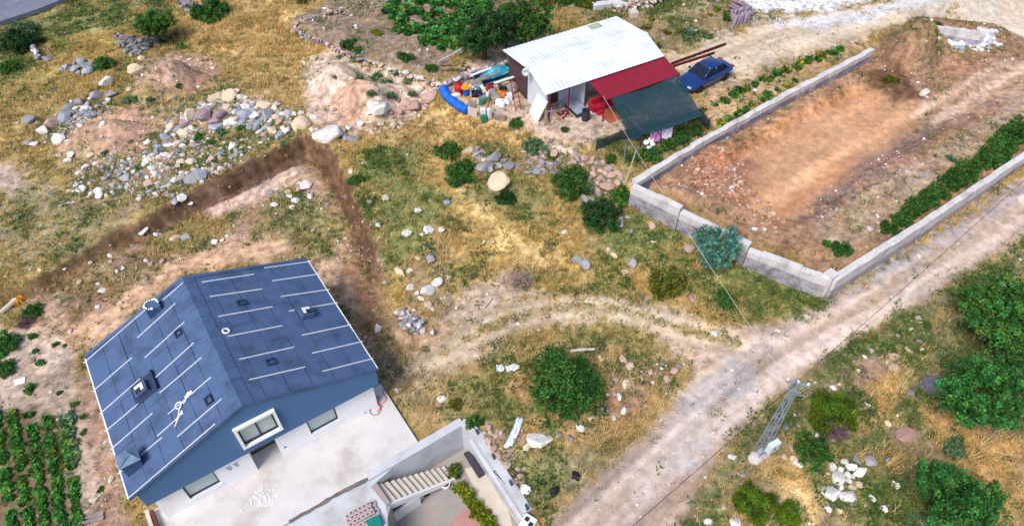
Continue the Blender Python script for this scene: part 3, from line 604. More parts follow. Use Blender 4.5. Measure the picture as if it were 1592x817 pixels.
# white gutters along both eaves
for side in (0, 1):
    gx = -.07 if side == 0 else HWD-.05; z_ = (ZE if side == 0 else ZER)
    n_ = 9
    for i in range(n_):
        v0, v1 = HL*i/n_+.006, HL*(i+1)/n_-.006; MB().box(gx+.02, gx+.075, v0, v1, z_-.1, z_+.025).build('gutter', m_batten, roof)
rk = MB(); rk.hexa([(0, -.05, ZE-.1), (HRP, -.05, ZR-.1), (HRP, 0, ZR-.1), (0, 0, ZE-.1)], [(0, -.05, ZE+.05), (HRP, -.05, ZR+.05), (HRP, 0, ZR+.05), (0, 0, ZE+.05)])
rk.hexa([(HRP, -.05, ZR-.1), (HWD, -.05, ZER-.1), (HWD, 0, ZER-.1), (HRP, 0, ZR-.1)], [(HRP, -.05, ZR+.05), (HWD, -.05, ZER+.05), (HWD, 0, ZER+.05), (HRP, 0, ZR+.05)])
rk.build('rake_trim', m_mem, roof)
rb = MB(); rb.hexa([(0, HL, ZE-.12), (HRP, HL, ZR-.12), (HRP, HL+.2, ZR-.12), (0, HL+.2, ZE-.12)], [(0, HL, ZE+.06), (HRP, HL, ZR+.06), (HRP, HL+.2, ZR+.06), (0, HL+.2, ZE+.06)])
rb.hexa([(HRP, HL, ZR-.12), (HWD, HL, ZER-.12), (HWD, HL+.2, ZER-.12), (HRP, HL+.2, ZR-.12)], [(HRP, HL, ZR+.06), (HWD, HL, ZER+.06), (HWD, HL+.2, ZER+.06), (HRP, HL+.2, ZR+.06)])
rb.build('rear_parapet', m_mem, roof)

# ================================================================ terrace and the neighbour's sunken yard
def wall_run(mb, p0, p1, th, z0a, z1a, z0b=None, z1b=None):
    z0b = z0a if z0b is None else z0b; z1b = z1a if z1b is None else z1b
    d = Vector((p1[0]-p0[0], p1[1]-p0[1])); n_ = Vector((-d.y, d.x)).normalized()*th/2
    a_ = [(p0[0]-n_.x, p0[1]-n_.y), (p1[0]-n_.x, p1[1]-n_.y), (p1[0]+n_.x, p1[1]+n_.y), (p0[0]+n_.x, p0[1]+n_.y)]
    mb.hexa([(x, y, z) for (x, y), z in zip(a_, (z0a, z0b, z0b, z0a))], [(x, y, z) for (x, y), z in zip(a_, (z1a, z1b, z1b, z1a))])
mb = MB(); mb.prism(P(TERRACE_PX), -.25, .05); mb.build('terrace', m_conc, kind='structure')
SLAB_PX = [(650, 694), (601, 736), (577, 757), (600, 785), (603, 800), (600, 880), (400, 880), (446, 817), (517, 776), (570, 749), (629, 709)]
mb = MB(); mb.prism(P(SLAB_PX, -.1), -.6, -.02); mb.build('landing_slab', m_pale, kind='structure')
m_pave = mat('paving', L(164, 158, 152), rough=.9, var=.15, scale=1.2, bump=.2, fine=22, c2=L(176, 148, 142))
mb = MB(); mb.prism([(x, y) for x, y in YARD], YARD_FLOOR-.05, YARD_FLOOR); yard_mb = mb
for pa, pb in (((-6.62, 14.35), (-5.6, 13.05)), ((-5.6, 13.05), (-5.75, 12.0)), ((-5.75, 12.0), (-2.5, 7.0))): wall_run(mb, pa, pb, .42, YARD_FLOOR-.2, -.03)
mb.build('paved_yard', m_pave, kind='structure')
mb = MB(); mb.prism(P([(698, 815), (722, 790), (742, 800), (758, 830), (720, 840)], YARD_FLOOR), YARD_FLOOR+.001, YARD_FLOOR+.006); mb.build('red_paving', mat('red_paving', L(190, 138, 132), var=.15, scale=2, fine=25), kind='structure')
mb = MB(); mb.prism(P([(722, 728), (745, 722), (790, 792), (800, 830), (778, 830), (755, 790)], YARD_FLOOR), YARD_FLOOR+.001, YARD_FLOOR+.006); mb.build('garden_walk', m_beige, kind='structure')
# retaining walls of the yard
rw = empty('yard_retaining_wall', (-2.5, 17, 0), 0, label='white plastered retaining wall around the sunken paved yard beside the stairs', cat='wall')
def rel(o, pts): return [(x-o.location.x, y-o.location.y) for x, y in pts]
A0, A1, A2, A3 = rel(rw, [(-6.62, 14.35), (-2.42, 17.2), (-1.72, 16.62), (.72, 12.75)])
mb = MB(); wall_run(mb, A0, A1, .42, YARD_FLOOR-.1, .12); mb.build('rear_wall', m_pale, rw, bevel=.02)
mb = MB(); wall_run(mb, A1, A2, .42, YARD_FLOOR-.1, .125); mb.build('corner_wall', m_pale, rw, bevel=.02)
mb = MB(); wall_run(mb, A2, A3, .42, YARD_FLOOR-.1, .12, None, .1); mb.build('side_wall', m_pale, rw, bevel=.02)
B0, B1 = rel(rw, [(-2.2, 16.4), (-1.6, 16.2)])
cpg = MB(); wall_run(cpg, (A2[0]-.3, A2[1]-.14), (A3[0]-.3, A3[1]-.16), .2, -.55, -.45); cpg.build('inner_ledge', m_pale, rw)
for t in (.02, .35, .68, .97):
    x, y = A2[0]+(A3[0]-A2[0])*t, A2[1]+(A3[1]-A2[1])*t
    MB().box(x-.03, x+.03, y-.12, y+.12, .13, .34, rz=.5).build('bracket', mat('green_paint', L(52, 78, 74), var=.2), rw)
gp = MB(); gp.box(.42, 1.0, 11.9, 12.5, YARD_FLOOR, .25, rz=-.55); gpo = gp.build('gate_pillar', m_white, label='white gate pillar with dark square panels at the end of the yard wall', cat='pillar', bevel=.02)
for dx, dy in ((-.05, .12), (.1, -.12)): MB().box(.71+dx-.1, .71+dx+.1, 12.2+dy-.1, 12.2+dy+.1, .252, .27, rz=-.55).build('dark_inlay', m_dark, gpo)
# stair down along the rear wall: every step is a piece of its own
S0, S1 = Vector(at(575, 757, -.08)), Vector(at(598, 783, -.08)); E0 = Vector(at(690, 723, YARD_FLOOR+.15)); E1 = Vector(at(706, 742, YARD_FLOOR+.15))
st = empty('stone_stair', (S0.x, S0.y, 0), 0, label='flight of beige stone steps going down to the paved yard', cat='stairs')
n = 13
for k in range(n):
    f0, f1 = k/n, (k+1)/n; a_, b_ = S0.lerp(E0, f0)-S0, S1.lerp(E1, f0)-S0; c_, d_ = S1.lerp(E1, f1)-S0, S0.lerp(E0, f1)-S0; z = -.1+(YARD_FLOOR+.12)*k/n
    s_ = MB(); g_ = .02
    s_.hexa([(a_.x, a_.y, z-.3), (b_.x, b_.y, z-.3), (c_.x, c_.y, z-.3), (d_.x, d_.y, z-.3)], [(a_.x, a_.y, z), (b_.x, b_.y, z), (c_.x, c_.y, z), (d_.x, d_.y, z)])
    s_.build('step', m_beige, st, bevel=.02)
sd = MB(); a_, b_ = S1-S0, E1-S0; off = (S1-S0).normalized()
sd.hexa([(a_.x, a_.y, -.55), (b_.x, b_.y, YARD_FLOOR-.1), (b_.x+off.x*.12, b_.y+off.y*.12, YARD_FLOOR-.1), (a_.x+off.x*.12, a_.y+off.y*.12, -.55)], [(a_.x, a_.y, -.06), (b_.x, b_.y, YARD_FLOOR+.2), (b_.x+off.x*.12, b_.y+off.y*.12, YARD_FLOOR+.2), (a_.x+off.x*.12, a_.y+off.y*.12, -.06)])
sd.build('string_board', m_white, st)
su = MB(); m_ = S1.lerp(E1, .45)-S0; su.prism([(a_.x, a_.y), (m_.x, m_.y), (m_.x+off.x*.1, m_.y+off.y*.1), (a_.x+off.x*.1, a_.y+off.y*.1)], YARD_FLOOR, -1.3); su.build('support_wall', m_white, st)
# side strip with brown edging left of the white wall
x0, y0 = at(243, 797, 0); x1, y1 = at(262, 850, 0)
mb = MB(); wall_run(mb, (x0-.1, y0), (x1-.1, y1), .12, -.1, .35); mb.build('terrace_edging', m_brown, label='brown timber edging board at the left end of the terrace', cat='edging')
mb = MB(); wall_run(mb, (x0-.35, y0+.02), (x1-.35, y1), .16, -.1, .3); mb.build('kerb_wall', m_beige, label='beige kerb wall left of the brown edging by the terrace', cat='kerb')

seam = P([(652, 691), (626, 707), (599, 725), (567, 747), (517, 773), (440, 818)], 0); r_ = random.Random(3); mb = MB(); a_ = []; b_ = []
for i in range(len(seam)-1):
    for t in np.linspace(0, 1, 9)[:-1]:
        x, y = seam[i][0]*(1-t)+seam[i+1][0]*t, seam[i][1]*(1-t)+seam[i+1][1]*t; a_.append((x-.04, y+.05+r_.uniform(-.02, .07), .058)); b_.append((x+.03, y-.05-r_.uniform(-.02, .06), .058))
mb.add(a_+b_, [(i, len(a_)+i, len(a_)+i+1, i+1) for i in range(len(a_)-1)]); mb.build('dirt_seam', mat('seam_dirt', L(120, 108, 104), rough=.95, var=.4, scale=4, fine=20), kind='structure')
# ================================================================ walls of the excavated lot
m_block = mat('block_wall', L(176, 170, 176), rough=.95, var=.25, scale=1.6, bump=.5, fine=9, c2=L(112, 102, 112), spec=.1)
m_cap = mat('wall_cap', L(214, 208, 208), rough=.95, var=.15, scale=1.5, bump=.3, fine=12, c2=L(180, 172, 170))
m_blockd = mat('block_wall_mauve', L(132, 126, 142), rough=.95, var=.25, scale=1.6, bump=.5, fine=9, c2=L(186, 178, 180), spec=.1)
def block_wall(name, pxs, tops, bot, th, label, n_course, blk=.9, seed=1, rough=.03, bm_=None):
    """mortared wall in block pieces: each block its own part"""
    r_ = random.Random(seed); pts = [Vector((*at(u, v, z), z)) for (u, v), z in zip(pxs, tops)]
    root = empty(name, (pts[0].x, pts[0].y, 0), 0, label=label, cat='wall'); O = Vector((pts[0].x, pts[0].y, 0))
    for a_, b_ in zip(pts[:-1], pts[1:]):
        ln = (b_-a_).length; nb = max(1, round(ln/blk)); d = (b_-a_)/nb; n_ = Vector((-d.y, d.x, 0)).normalized()
        for k in range(nb):
            p = a_+d*k-O; q = a_+d*(k+1)-O; g = d.normalized()*.003
            for c in range(n_course):
                f0, f1 = c/n_course, (c+1)/n_course; o1 = r_.uniform(-rough, rough); o2 = r_.uniform(-rough, rough); tp = r_.uniform(-.07, .05) if c == n_course-1 else 0
                def pt(v, t, f, o): return (v.x+n_.x*(t*th/2+o), v.y+n_.y*(t*th/2+o), bot+(v.z-bot)*f)
                mbk = MB(); e_ = .006
                mbk.hexa([pt(p+g, -1, f0, o1), pt(q-g, -1, f0, o1), pt(q-g, 1, f0, o2), pt(p+g, 1, f0, o2)], [tuple(np.add(pt(p+g, -1, f1, o1), (0, 0, tp-e_))), tuple(np.add(pt(q-g, -1, f1, o1), (0, 0, tp-e_))), tuple(np.add(pt(q-g, 1, f1, o2), (0, 0, tp-e_))), tuple(np.add(pt(p+g, 1, f1, o2), (0, 0, tp-e_)))])
                mbk.build('wall_block', (bm_ or m_block) if c < n_course-1 else m_cap, root, bevel=.008)
    return root
block_wall('lot_wall', [(987, 280), (1110, 207), (1230, 141), (1357, 76)], [1.75, 1.75, 1.8, 1.85], .1, .4, 'long rough block wall between the crop rows and the excavated lot', 4, 1.1, 3, .04, m_blockd)
block_wall('lot_wall', [(984, 286), (1060, 322)], [1.75, 1.75], -.15, .42, 'higher left stretch of grey block wall below the excavated lot', 3, .8, 5, .02)
block_wall('lot_wall', [(1060, 327), (1167, 379)], [1.5, 1.5], -.15, .42, 'middle stretch of grey block wall behind the blue-green tree', 3, .8, 6, .02)
block_wall('lot_wall', [(1165, 386), (1290, 431)], [1.35, 1.6], -.15, .42, 'lower grey block wall running to the corner by the dirt road', 3, .8, 7, .02)
block_wall('lot_wall', [(1297, 431), (1440, 342), (1640, 208)], [1.6, 1.4, 1.2], -.2, .4, 'long pale wall between the excavated lot and the dirt road', 2, 1.3, 8, .02)
c0 = at(1293, 425, 1.7); MB().box(-.28, .28, -.28, .28, -.15, 1.75, rz=.6).build('corner_post', m_cap, label='stout concrete post at the corner of the excavated lot', cat='post').location = (*c0, 0)
block_wall('low_wall', [(1448, 38), (1533, 52)], [1.9, 1.9], .7, .35, 'low concrete wall behind the heap of white stones', 2, 1.0, 9, .02)
x, y, z = gz(1428, 28); MB().box(-.06, .06, -.06, .06, -.2, 1.4).build('boundary_post', m_cap, label='lone white boundary post beside the upper gravel road', cat='post').location = (x, y, z)

# ================================================================ shed with white metal roof
PZ = 1.0
SX, SY, SA = 2.23, 39.6, R(29.4); SW, SD1, SD2 = 9.95, 2.25, 3.7
ZF, ZRG, ZBK = 3.55, 4.25, 3.85
shed = empty('garden_shed', (SX, SY, 0), SA, label='white walled shed with a ribbed white metal roof and open porch', cat='shed')
m_wmetal = mat('white_sheet_metal', L(230, 234, 240), rough=.45, var=.08, scale=1.0, bump=.03, fine=20, spec=.5, c2=L(206, 212, 220))
m_shedw = mat('shed_panel', L(214, 218, 228), rough=.7, var=.06, scale=1.5, bump=.03)
m_rust = mat('rusty_red', L(128, 36, 44), rough=.7, var=.25, scale=5, bump=.1)
def ribbed(M, w_, l_, m_, name, parent, rib=.028, nrib=3, t=.03):
    """one sheet in local (x across, y along); raised ribs run along y"""
    xs = [0]
    prof = []
    for k in range(nrib):
        c = w_*(k+.5)/nrib; prof += [(c-.07, 0), (c-.035, rib), (c+.035, rib), (c+.07, 0)]
    prof = [(0.004, 0)]+prof+[(w_-.004, 0)]
    vs = []; n_ = len(prof)
    for y in (0, l_):
        vs += [(x, y, z) for x, z in prof]+[(x, y, -t) for x, z in prof]
    fs = []
    for i in range(n_-1):
        fs += [(i, i+1, 2*n_+i+1, 2*n_+i), (n_+i+1, n_+i, 3*n_+i, 3*n_+i+1), (i+1, i, n_+i, n_+i+1), (2*n_+i, 2*n_+i+1, 3*n_+i+1, 3*n_+i)]
    fs += [(0, 2*n_, 3*n_, n_), (n_-1, 2*n_-1, 4*n_-1, 3*n_-1)]
    return MB().add([M @ Vector(v) for v in vs], fs).build(name, m_, parent)
def slope_M(o, ax, ay):
    X = Vector(ax).normalized(); Y = Vector(ay).normalized(); M = Matrix((X, Y, X.cross(Y))).transposed().to_4x4(); M.translation = Vector(o); return M
rf = MB().box(.05, SW-.05, SD1-.05, SD1+.05, ZRG-.12, ZRG-.04).build('roof', m_metal, shed)
npan = 10
for k in range(npan):
    w_ = SW/npan
    ribbed(slope_M((w_*k, 0, ZF+.002*(k % 2)), (1, 0, 0), (0, SD1, ZRG-ZF)), w_, math.hypot(SD1, ZRG-ZF), m_wmetal, 'roof_panel', rf)
    off = .0
    ribbed(slope_M((w_*k, SD1, ZRG+.002*(k % 2)), (1, 0, 0), (0, SD2, ZBK-ZRG)), w_, math.hypot(SD2, ZBK-ZRG), m_wmetal, 'roof_panel', rf)
MB().add([(-.02, SD1-.18, ZRG-.02), (SW+.02, SD1-.18, ZRG-.02), (SW+.02, SD1, ZRG+.05), (-.02, SD1, ZRG+.05), (SW+.02, SD1+.18, ZRG+.03), (-.02, SD1+.18, ZRG+.03)], [(0, 1, 2, 3), (3, 2, 4, 5)]).build('ridge_cap', m_wmetal, rf)
# roof light near the far end
ko = MB(); ko.box(6.7, 8.0, SD1+2.35, SD1+3.3, ZBK+.12, ZBK+.28); ko.build('roof_light', m_wmetal, rf)
MB().box(6.85, 7.85, SD1+2.5, SD1+3.15, ZBK+.281, ZBK+.30).build('roof_light_pane', mat('roof_light_pane', L(170, 180, 150), rough=.1, var=.35, scale=4, bump=0, spec=.8), rf)  # greenish pane colour paints in the reflection of nearby greenery
# walls: closed on the left, back, right; porch open to the front
wl = MB(); wl.box(.35, .45, .45, 2.9, PZ, ZF-.0); wl.build('side_wall', m_shedw, shed)
wl = MB(); wl.box(.36, .45, 2.905, SD1+SD2-.3, PZ, ZF-.0); wl.build('boarded_wall', mat('dark_boards', L(86, 62, 66), rough=.85, var=.35, scale=3, bump=.2), shed)
wl = MB(); wl.box(.45, SW-.3, SD1+SD2-.4, SD1+SD2-.3, PZ, ZBK-.1); wl.build('back_wall', m_shedw, shed)
wl = MB(); wl.box(SW-.4, SW-.3, 1.2, SD1+SD2-.4, PZ, ZF); wl.build('side_wall', m_shedw, shed)
wl = MB(); wl.box(.45, SW-.4, 1.9, 2.0, PZ, ZRG-.3); wl.build('porch_wall', m_shedw, shed)
wl = MB(); wl.box(3.45, 3.55, .4, 1.9, PZ, ZF-.02); wl.build('partition', m_shedw, shed)
sl_ = MB(); sl_.box(.3, 3.7, -.95, 1.9, PZ-.3, PZ+.22); sl_.build('porch_floor', mat('porch_tile', L(206, 212, 226), rough=.5, var=.2, scale=3, bump=.1, fine=20, c2=L(170, 178, 200)), shed)
for u_ in (.4, 1.95, 3.35): MB().box(u_-.04, u_+.04, .02, .1, PZ+.22, ZF-.02).build('porch_post', m_rust if u_ < 3 else m_dark, shed)
for u_ in (.9, 2.3): window(shed, u_, u_+.8, PZ+1.0, PZ+1.9, 1.84, .055, mull=1)
MB().box(1.5, 2.25, 1.84, 1.895, PZ+.22, PZ+2.15).build('door', m_brown, shed)
# dish on the left gable
dm = MB(); dm.lathe([(.02, 0), (.16, .02), (.28, .08), (.27, .1), (.15, .04), (.02, .02)], 14)
do = dm.build('satellite_dish', m_metal, shed, smooth=True); do.location = (-.15, SD1+.1, ZRG-.2); do.rotation_euler = (R(60), 0, R(-40))
MB().tube([(0, 0, 0), (.2, .1, -.3)], .025, 6).build('dish_arm', m_metal, do)
# red corrugated porch roof + its posts
m_red = mat('red_sheet_metal', L(134, 22, 46), rough=.5, var=.2, scale=2, bump=.05, fine=25, spec=.4)
red = empty('red_canopy', (SX, SY, 0), SA, label='dark red corrugated metal canopy in front of the white shed', cat='canopy')
RU0, RU1, RD = 3.6, SW+.1, 1.85
nr = 7
for k in range(nr):
    w_ = (RU1-RU0)/nr
    ribbed(slope_M((RU0+w_*k, -RD, ZF-.52+.002*(k % 2)), (1, 0, 0), (0, RD+.15, .38)), w_, math.hypot(RD+.15, .38), m_red, 'roof_sheet', red, rib=.03, nrib=5)
for u_ in (RU0+.1, (RU0+RU1)/2, RU1-.1):
    MB().box(u_-.035, u_+.035, -RD+.1, -RD+.17, PZ-.1, ZF-.56).build('post', m_rust, red)
MB().box(RU0, RU1, -RD+.08, -RD+.16, ZF-.64, ZF-.56).build('beam', m_dark, red)
pd = MB(); pd.box(3.72, 6.4, -2.3, -.05, PZ-.3, PZ+.2); po = pd.build('porch_platform', m_pale, shed)
def rug(u0, u1, v0, v1, z, c, label):
    n_ = MB(); n_.box(u0, u1, v0, v1, z, z+.025); o = n_.build('rug', mat('rug_'+str(c), L(*c), rough=.95, var=.3, scale=6, fine=40), label=label, cat='rug', bevel=.01); o.location = (SX, SY, 0); o.rotation_euler = (0, 0, SA); return o
rug(3.95, 5.0, -2.15, -.6, PZ+.202, (176, 92, 66), 'rust orange rug on the platform under the red canopy')
rug(5.02, 6.2, -2.15, -.7, PZ+.202, (128, 108, 50), 'olive brown rug at the edge of the canopy platform')
rug(.6, 1.3, -.6, .6, PZ+.222, (176, 104, 70), 'orange patterned rug on the white porch floor')
rug(1.4, 2.2, -.4, .7, PZ+.222, (120, 30, 46), 'dark red rug on the white porch floor')
def shed_thing(name, label, cat):
    return empty(name, (SX, SY, 0), SA, label=label, cat=cat)
so = shed_thing('sofa', 'red upholstered bench seat on the platform under the canopy', 'sofa')
m_sofa = mat('red_cloth', L(170, 26, 52), rough=.95, var=.25, scale=5, fine=40)
MB().box(3.8, 5.3, -.62, -.1, PZ+.2, PZ+.55).build('seat', m_sofa, so, bevel=.05); MB().box(3.8, 5.3, -.12, .08, PZ+.4, PZ+1.0).build('backrest', m_sofa, so, bevel=.05)
for u_ in (3.72, 5.28): MB().box(u_-.08, u_+.08, -.62, .05, PZ+.2, PZ+.75).build('armrest', m_sofa, so, bevel=.04)
cu = shed_thing('cushion', 'red cushion thrown at the front of the canopy platform', 'cushion'); MB().box(3.75, 4.35, -1.0, -.66, PZ+.21, PZ+.4, rz=.3).build('cover', m_sofa, cu, bevel=.08)
so = shed_thing('day_bed', 'low bed with grey patterned mattress on the white porch', 'bed')
MB().box(2.3, 3.35, -.55, 1.0, PZ+.3, PZ+.42).build('frame', m_dark, so); MB().box(2.36, 3.3, -.5, .95, PZ+.421, PZ+.58).build('mattress', mat('grey_cloth', L(150, 156, 176), var=.3, scale=8, fine=40), so, bevel=.04)
for u_, v_ in ((2.35, -.5), (3.3, -.5), (2.35, .95), (3.3, .95)): MB().box(u_-.03, u_+.03, v_-.03, v_+.03, PZ+.22, PZ+.3).build('leg', m_dark, so)
# steel barrel before the porch
x, y, z = gz(910, 186); b_ = MB(); b_.lathe([(.24, 0), (.28, .02), (.28, .2), (.3, .22), (.28, .24), (.28, .5), (.3, .52), (.28, .54), (.28, .8), (.25, .8), (.25, .4), (.02, .4)], 16)
bo = b_.build('oil_barrel', mat('sooty_steel', L(58, 60, 66), rough=.6, var=.3, scale=6, metal=.3), label='dark open steel barrel standing before the porch', cat='barrel', smooth=False); bo.location = (x, y, z)
li = MB(); li.lathe([(.02, 0), (.2, 0), (.2, .03), (.02, .03)], 12); lo = li.build('ash', m_metal, bo); lo.location = (0, 0, .42)
# board leaning on the side wall
lb = MB(); lb.hexa([(-.75, -.0, PZ), (-.7, -.0, PZ), (-.62, 1.3, PZ), (-.67, 1.3, PZ)], [(.22, 0, PZ+1.75), (.27, 0, PZ+1.75), (.27, 1.3, PZ+1.75), (.22, 1.3, PZ+1.75)])
o = lb.build('leaning_board', mat('pale_board', L(216, 226, 222), rough=.6, var=.08, scale=2), label='large pale panel leaning against the left wall of the shed', cat='panel'); o.location = (SX, SY+.3, 0); o.rotation_euler = (0, 0, SA)
for k in range(3):
    lb = MB(); d_ = .1*k; lb.hexa([(-.2+d_, -.5-d_, PZ), (-.12+d_, -.5-d_, PZ), (-.12+d_, -.3-d_, PZ), (-.2+d_, -.3-d_, PZ)], [(.2+d_*.3, .1, PZ+1.1-.2*k), (.28+d_*.3, .1, PZ+1.1-.2*k), (.28+d_*.3, .3, PZ+1.1-.2*k), (.2+d_*.3, .3, PZ+1.1-.2*k)])
    o = lb.build('leaning_plank', mat('weathered_wood', L(150, 128, 110), var=.3, scale=5), label='short weathered plank leaning at the front left corner of the shed', cat='plank', group='planks leaning at the shed corner'); o.location = (SX, SY, 0); o.rotation_euler = (0, 0, SA)
# ladder leaning towards the shed
x, y, z = gz(806, 172); la = empty('ladder', (x, y, z), R(20), label='reddish wooden ladder leaning between junk heap and shed', cat='ladder')
for s_ in (-.2, .2): MB().tube([(s_, 0, 0), (s_, 1.1, 1.9)], .03, 6).build('rail', m_rust, la)
for k in range(6): MB().tube([(-.2, .12+.17*k, .2+.3*k), (.2, .12+.17*k, .2+.3*k)], .02, 6).build('rung', m_rust, la)

# ================================================================ shade net tent and net fence
m_net = mat('shade_net', L(42, 74, 86), rough=.9, var=.2, scale=3, bump=.05, fine=60, alpha=.74, transl=.15)
m_netf = mat('net_fence', L(44, 62, 62), rough=.9, var=.2, scale=3, bump=.05, fine=60, alpha=.88)
def patch(c, nu, nv, sag, wave=.0, seed=0):
    r_ = random.Random(seed); c = [Vector(q_) for q_ in c]; vs = []
    for i in range(nu+1):
        for j in range(nv+1):
            u_, v_ = i/nu, j/nv; p = (c[0]*(1-u_)+c[1]*u_)*(1-v_)+(c[3]*(1-u_)+c[2]*u_)*v_
            s_ = math.sin(math.pi*u_)*math.sin(math.pi*v_); e_ = (math.sin(math.pi*u_)*(1 if j in (0, nv) else 0)+math.sin(math.pi*v_)*(1 if i in (0, nu) else 0))
            p = p+Vector((0, 0, -sag*s_-sag*.35*e_+wave*math.sin(9*u_+2*v_)*math.cos(7*v_)))
            vs.append(tuple(p))
    return vs, [(i*(nv+1)+j, (i+1)*(nv+1)+j, (i+1)*(nv+1)+j+1, i*(nv+1)+j+1) for i in range(nu) for j in range(nv)]
tent = empty('shade_tent', (9.5, 39, PZ), 0, label='dark teal shade net stretched on poles beside the red canopy', cat='shade net')
TO = Vector((9.5, 39, PZ))
N0, N1, N2, N3 = [Vector((*at(u, v, z), z))-TO for u, v, z in ((948, 151, 3.05), (1056, 114, 3.05), (1094, 178, 3.0), (998, 210, 2.2))]
N4 = Vector((*at(982, 219, 1.3), 1.3))-TO
vs_, fs_ = patch([N0, N1, N2, N3], 20, 20, .6, .07); MB().add(vs_, fs_).build('net_roof', m_net, tent, smooth=True)
vs_, fs_ = patch([N3, N0, N0*.35+N4*.65, N4], 8, 8, .1, .05); MB().add(vs_, fs_).build('net_side', m_net, tent, smooth=True)
for p_ in (N1, N2, N3):
    MB().tube([(p_.x, p_.y, .0), (p_.x, p_.y, p_.z+.05)], .035, 6).build('pole', m_dark, tent)
fence = empty('net_fence', (*at(930, 240, 1), PZ), 0, label='dark net fence around the garden below the shade net', cat='fence')
FO = Vector(fence.location); fp = [Vector((*at(u, v, PZ), PZ))-FO for u, v in ((926, 238), (962, 222), (1000, 214), (1040, 203), (1085, 187), (1099, 205))]
for a_, b_ in zip(fp[:-1], fp[1:]):
    vs_, fs_ = patch([a_+Vector((0, 0, -.1)), b_+Vector((0, 0, -.1)), b_+Vector((0, 0, 1.0)), a_+Vector((0, 0, 1.0))], 6, 3, .06, .02); MB().add(vs_, fs_).build('net_panel', m_netf, fence)
for p_ in fp: MB().tube([p_+Vector((0, 0, -.2)), p_+Vector((.03, 0, 1.15))], .03, 6).build('post', m_dark, fence)
# laundry over the fence
for k, (u_, v_, c, lb_) in enumerate(((1020, 205, (176, 92, 150), 'pink and violet patterned cloth hung on the net fence'), (1038, 201, (206, 190, 214), 'pale lilac patterned cloth hung on the net fence'))):
    x, y = at(u_, v_, PZ+1.1); c_ = [Vector((-.38, 0, 0)), Vector((.38, .2, 0)), Vector((.36, -.12, -.75)), Vector((-.34, -.28, -.62))]
    vs_, fs_ = patch(c_, 8, 8, .06, .05); o = MB().add(vs_, fs_).build('laundry_cloth', mat('patterned_cloth_%d' % k, L(*c), var=.5, scale=9, fine=30, c2=L(226, 214, 226)), label=lb_, cat='cloth', smooth=True); o.location = (x, y, PZ+1.12)
    so_ = o.modifiers.new('thick', 'SOLIDIFY'); so_.thickness = .015
for k, (u_, v_) in enumerate(((1004, 222), (1010, 218), (1013, 226), (1009, 232), (1014, 221))):
    x, y = at(u_, v_, PZ+.5); o = MB().lathe([(.02, 0), (.14, .03), (.19, .12), (.17, .24), (.13, .25), (.14, .12), (.02, .05)], 10).build('plastic_pot', m_batten, label='white plastic pot hanging on the garden net fence', cat='pot', group='white pots on the net fence', smooth=True); o.location = (x, y, PZ+.45); o.rotation_euler = (.5, 0, k)
m_rustd = mat('dull_rust', L(98, 46, 44), rough=.85, var=.3, scale=4, bump=.15)
# rusty steel beams along the driveway
for k, (p0, p1, lb_, m_) in enumerate((((1043, 101), (1128, 70), 'long dark red steel beam lying by the driveway, upper one', m_rustd), ((1046, 105), (1110, 84), 'shorter red steel beam lying in front of the longer one', m_rustd))):
    a_, b_ = Vector(gz(*p0)), Vector(gz(*p1)); d = b_-a_
    o = MB(); o.box(0, d.length, -.07, .07, .0, .03); o.box(0, d.length, -.07, .07, .15, .18); o.box(0, d.length, -.02, .02, .03, .15); o = o.build('steel_beam', m_, label=lb_, cat='beam'); o.location = a_; o.rotation_euler = (0, -math.asin(d.z/d.length), math.atan2(d.y, d.x))

# ================================================================ blue saloon car
m_car = mat('car_paint', L(34, 66, 130), rough=.2, var=.05, scale=2, bump=0, spec=.6, metal=.3, coat=.6)
m_cglass = mat('car_glass', L(24, 30, 44), rough=.05, var=.1, scale=2, bump=0, spec=.9)
m_tyre = mat('tyre_rubber', L(36, 36, 38), rough=.9, var=.2)
m_rim = mat('wheel_rim', L(176, 180, 186), rough=.35, var=.1, metal=.6)
m_lamp = mat('headlamp', L(206, 214, 222), rough=.1, var=.1, spec=.8); m_tail = mat('tail_lamp', L(150, 20, 26), rough=.2, var=.1)
a_, b_ = Vector(gz(1083, 146)), Vector(gz(1128, 124)); ang = math.atan2(b_.y-a_.y, b_.x-a_.x)+math.pi
cz = .5*(a_.z+b_.z)
lat = Vector((-math.sin(ang), math.cos(ang)))
mid = Vector(((a_.x+b_.x)/2, (a_.y+b_.y)/2)); side = Vector((math.sin(ang), -math.cos(ang)))
cc_ = mid+side*.8*(1 if side.y > 0 else -1)
car = empty('saloon_car', (cc_.x, cc_.y, cz+.02), ang, label='blue four-door saloon car parked on the dirt driveway', cat='car'); car.scale = (1.07, 1.05, 1.05)
CL = 4.5
# body: cross sections along the length (x forward), half width, sill z, belt z, hood z
st_ = [(-2.22, .60, .42, .62, .72), (-2.12, .76, .34, .74, .90), (-1.75, .84, .26, .80, .97), (-1.0, .87, .24, .82, .98), (0, .88, .24, .82, .96), (.75, .87, .24, .80, .93), (1.3, .86, .24, .74, .88), (1.85, .82, .26, .66, .78), (2.12, .72, .34, .58, .66), (2.24, .58, .42, .52, .56)]
mb = MB(); rings = []
for x_, hw2, z0, zb_, zh in st_:
    rings.append([(x_, -hw2*.9, z0), (x_, -hw2, z0+.12), (x_, -hw2, zb_-.1), (x_, -hw2*.95, zb_+.02), (x_, -hw2*.7, zh-.02), (x_, 0, zh+.015), (x_, hw2*.7, zh-.02), (x_, hw2*.95, zb_+.02), (x_, hw2, zb_-.1), (x_, hw2, z0+.12), (x_, hw2*.9, z0)])
k_ = len(rings[0]); vs_ = [v for r_ in rings for v in r_]; fs_ = [(i*k_+j, i*k_+(j+1) % k_, (i+1)*k_+(j+1) % k_, (i+1)*k_+j) for i in range(len(rings)-1) for j in range(k_)]
